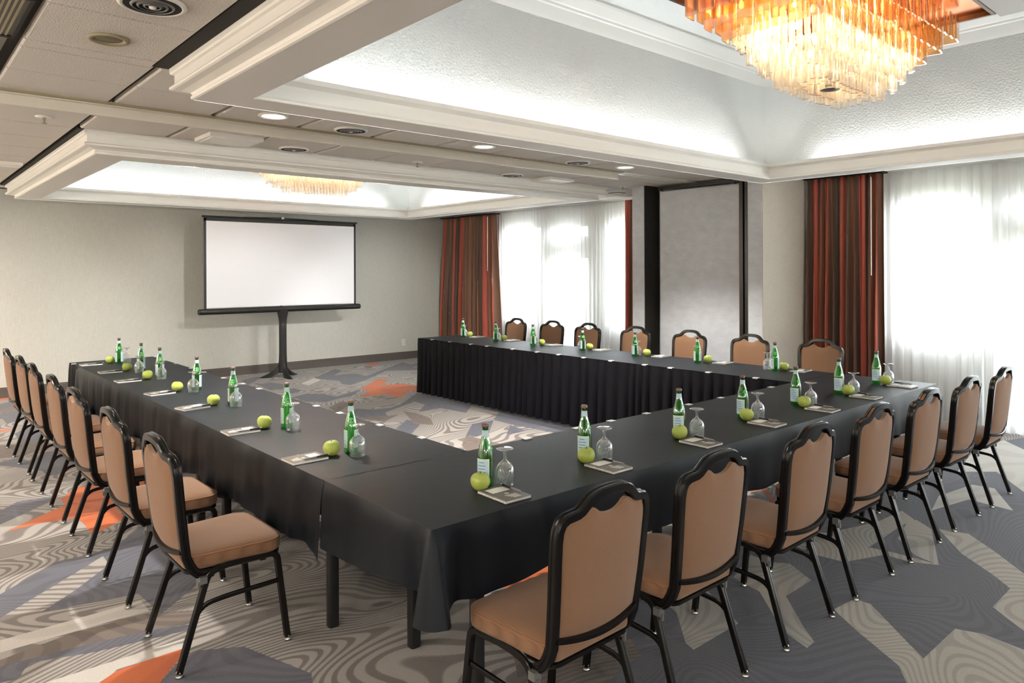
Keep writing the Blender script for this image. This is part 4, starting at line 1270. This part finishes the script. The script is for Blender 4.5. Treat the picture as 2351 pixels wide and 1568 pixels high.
# ------------------------------------------------------------------ chandeliers
def make_chandelier():
    t = tag(empty('chandelier'), 'x', 'chandelier', 'tiered glass chandeliers')
    # canopy box with a copper mirror inside, hanging from the tray ceiling
    b = MB()
    hx, hy = .93, .56
    b.box(-hx, hx, -hy, hy, .53, .57)
    b.build('mirror_plate', M['copper'], t)
    for (a) in ((-hx, hx, hy, hy + .02), (hx, hx + .02, -hy, hy + .02), (-hx - .02, -hx, -hy, hy + .02), (-hx - .02, hx + .02, -hy - .02, -hy)):
        MB().box(*a, .50, 1.105).build('canopy_side', M['bronze'], t)
    MB().box(-hx - .30, -hx - .021, -hy - .05, hy + .05, .505, .53).build('canopy_flange', M['canopy'], t)
    MB().box(-hx - .30, hx + .10, -hy - .55, -hy - .021, .505, .53).build('canopy_flange', M['canopy'], t)
    # amber panels: three stepped tiers
    pm = {}
    def piece(name, w, d, h, m):
        k = (name, w, d, h)
        if k not in pm:
            b = MB(); c = min(w, d) * .28
            pts = [(-w / 2 + c, -d / 2), (w / 2 - c, -d / 2), (w / 2, -d / 2 + c), (w / 2, d / 2 - c), (w / 2 - c, d / 2), (-w / 2 + c, d / 2), (-w / 2, d / 2 - c), (-w / 2, -d / 2 + c)]
            b.grid([[(x, y, z) for x, y in pts] for z in (0, h)], 0, closed=True)
            b.f.append(tuple(range(8))[::-1]); b.mi.append(0); b.f.append(tuple(range(8, 16))); b.mi.append(0)
            pm[k] = b.mesh(name, m)
        return pm[k]
    def around(ax, ay, pitch, fn):
        nx, ny = max(1, round(2 * ax / pitch)), max(1, round(2 * ay / pitch))
        for i in range(nx):
            x = -ax + (i + .5) * 2 * ax / nx
            fn(x, -ay, 0); fn(x, ay, PI)
        for i in range(ny):
            y = -ay + (i + .5) * 2 * ay / ny
            fn(ax, y, PI / 2); fn(-ax, y, -PI / 2)
    def hang(name, me):
        def fn(x, y, r, z, tilt=0):
            o = bpy.data.objects.new(name, me); COL.objects.link(o); o.parent = t
            o.location = (x, y, z); o.rotation_euler = (0, 0, r + tilt)
        return fn
    r2 = random.Random(5)
    for ax, ay, zb, zt in ((.826, .42, .345, .49), (.75, .355, .278, .47), (.676, .29, .212, .44)):
        f = hang('amber_panel', piece('amber_panel', .084, .010, zt - zb, M['amber']))
        around(ax, ay, .098, lambda x, y, r: f(x, y, r, zb, R(9)))
    for ax, ay, zb, h in ((.62, .235, .154, .25), (.56, .205, .085, .21), (.49, .18, .028, .18), (.385, .15, -.03, .17), (.27, .08, -.02, .15)):
        f = hang('prism', piece('prism', .026, .020, h, M['prism']))
        around(ax, ay, .043, lambda x, y, r: f(x, y, r, zb + r2.uniform(-.006, .012), r2.uniform(-.3, .3)))
    # lamps
    bm_ = MB(); bm_.lathe([(.0005, -.022), (.010, -.014), (.013, 0), (.010, .014), (.005, .024), (.0005, .026)], 10)
    bulb = bm_.mesh('bulb', M['bulb'], True)
    for i in range(7):
        for j in range(3):
            o = bpy.data.objects.new('bulb', bulb); COL.objects.link(o); o.parent = t
            o.location = (-.62 + i * .206, -.2 + j * .2, .40 + .02 * ((i + j) % 2))
    for i in range(4):
        for j in range(2):
            o = bpy.data.objects.new('bulb', bulb); COL.objects.link(o); o.parent = t
            o.location = (-.33 + i * .22, -.07 + j * .14, .20)
    MB().sweep([(0, 0, .02), (0, 0, .53)], circ(.012, 8), (1, 0, 0)).build('rod', M['chrome'], t, True)
    MB().lathe([(.0005, -.012), (.02, -.010), (.055, -.002), (.05, .002), (.028, .006), (.028, .05), (.0005, .05)], 20).build('finial', M['steel'], t, True, 40)
    return t
ch = make_chandelier()
ch.location = (CHAND[0][0], CHAND[0][1], 2.69); ch['label'] = 'large amber and clear glass chandelier in the near ceiling tray'
dup(ch, (CHAND[1][0], CHAND[1][1], 2.66), 0, 'clear glass chandelier low in the back tray, above the projection screen')

# ------------------------------------------------------------------ outdoors, seen faintly through the sheers
struct(MB().box(XR + .12, 70, -40, 60, -.25, -.15).build('ground_outside', M['ground']))
t = tag(MB().box(16, 16.2, -6, 30, -.15, .45).build('garden_wall', M['concrete']), 'low pale wall outdoors beyond the sheer curtains', 'wall')
for i in range(7):
    b = MB(); r2 = random.Random(i)
    P = []
    for k in range(9):
        a = PI / 2 * k / 8
        P.append([((.42 * math.cos(a) + r2.uniform(-.03, .03)) * math.cos(2 * PI * q / 14), (.42 * math.cos(a)) * math.sin(2 * PI * q / 14), .75 * math.sin(a) + r2.uniform(-.02, .02)) for q in range(14)])
    b.grid(P, 0, closed=True)
    tag(b.build('clipped_bush', M['hedge'], None, True, loc=(11.2, 5.4 - i * .92, -.15)), 'clipped bush outside the near window, %s the partition closet' % ORD[i], 'bush', 'bushes outside the window')
t = tag(empty('lamp_post', (27, 9.9, -.15)), 'parking lot lamp post outside the near window', 'lamp post')
MB().sweep([(0, 0, 0), (0, 0, 4.3)], circ(.09, 10), (1, 0, 0)).build('pole', M['grille'], t, True)
MB().box(-.3, .3, -.1, .6, 4.3, 4.45).build('lamp_head', M['grille'], t)
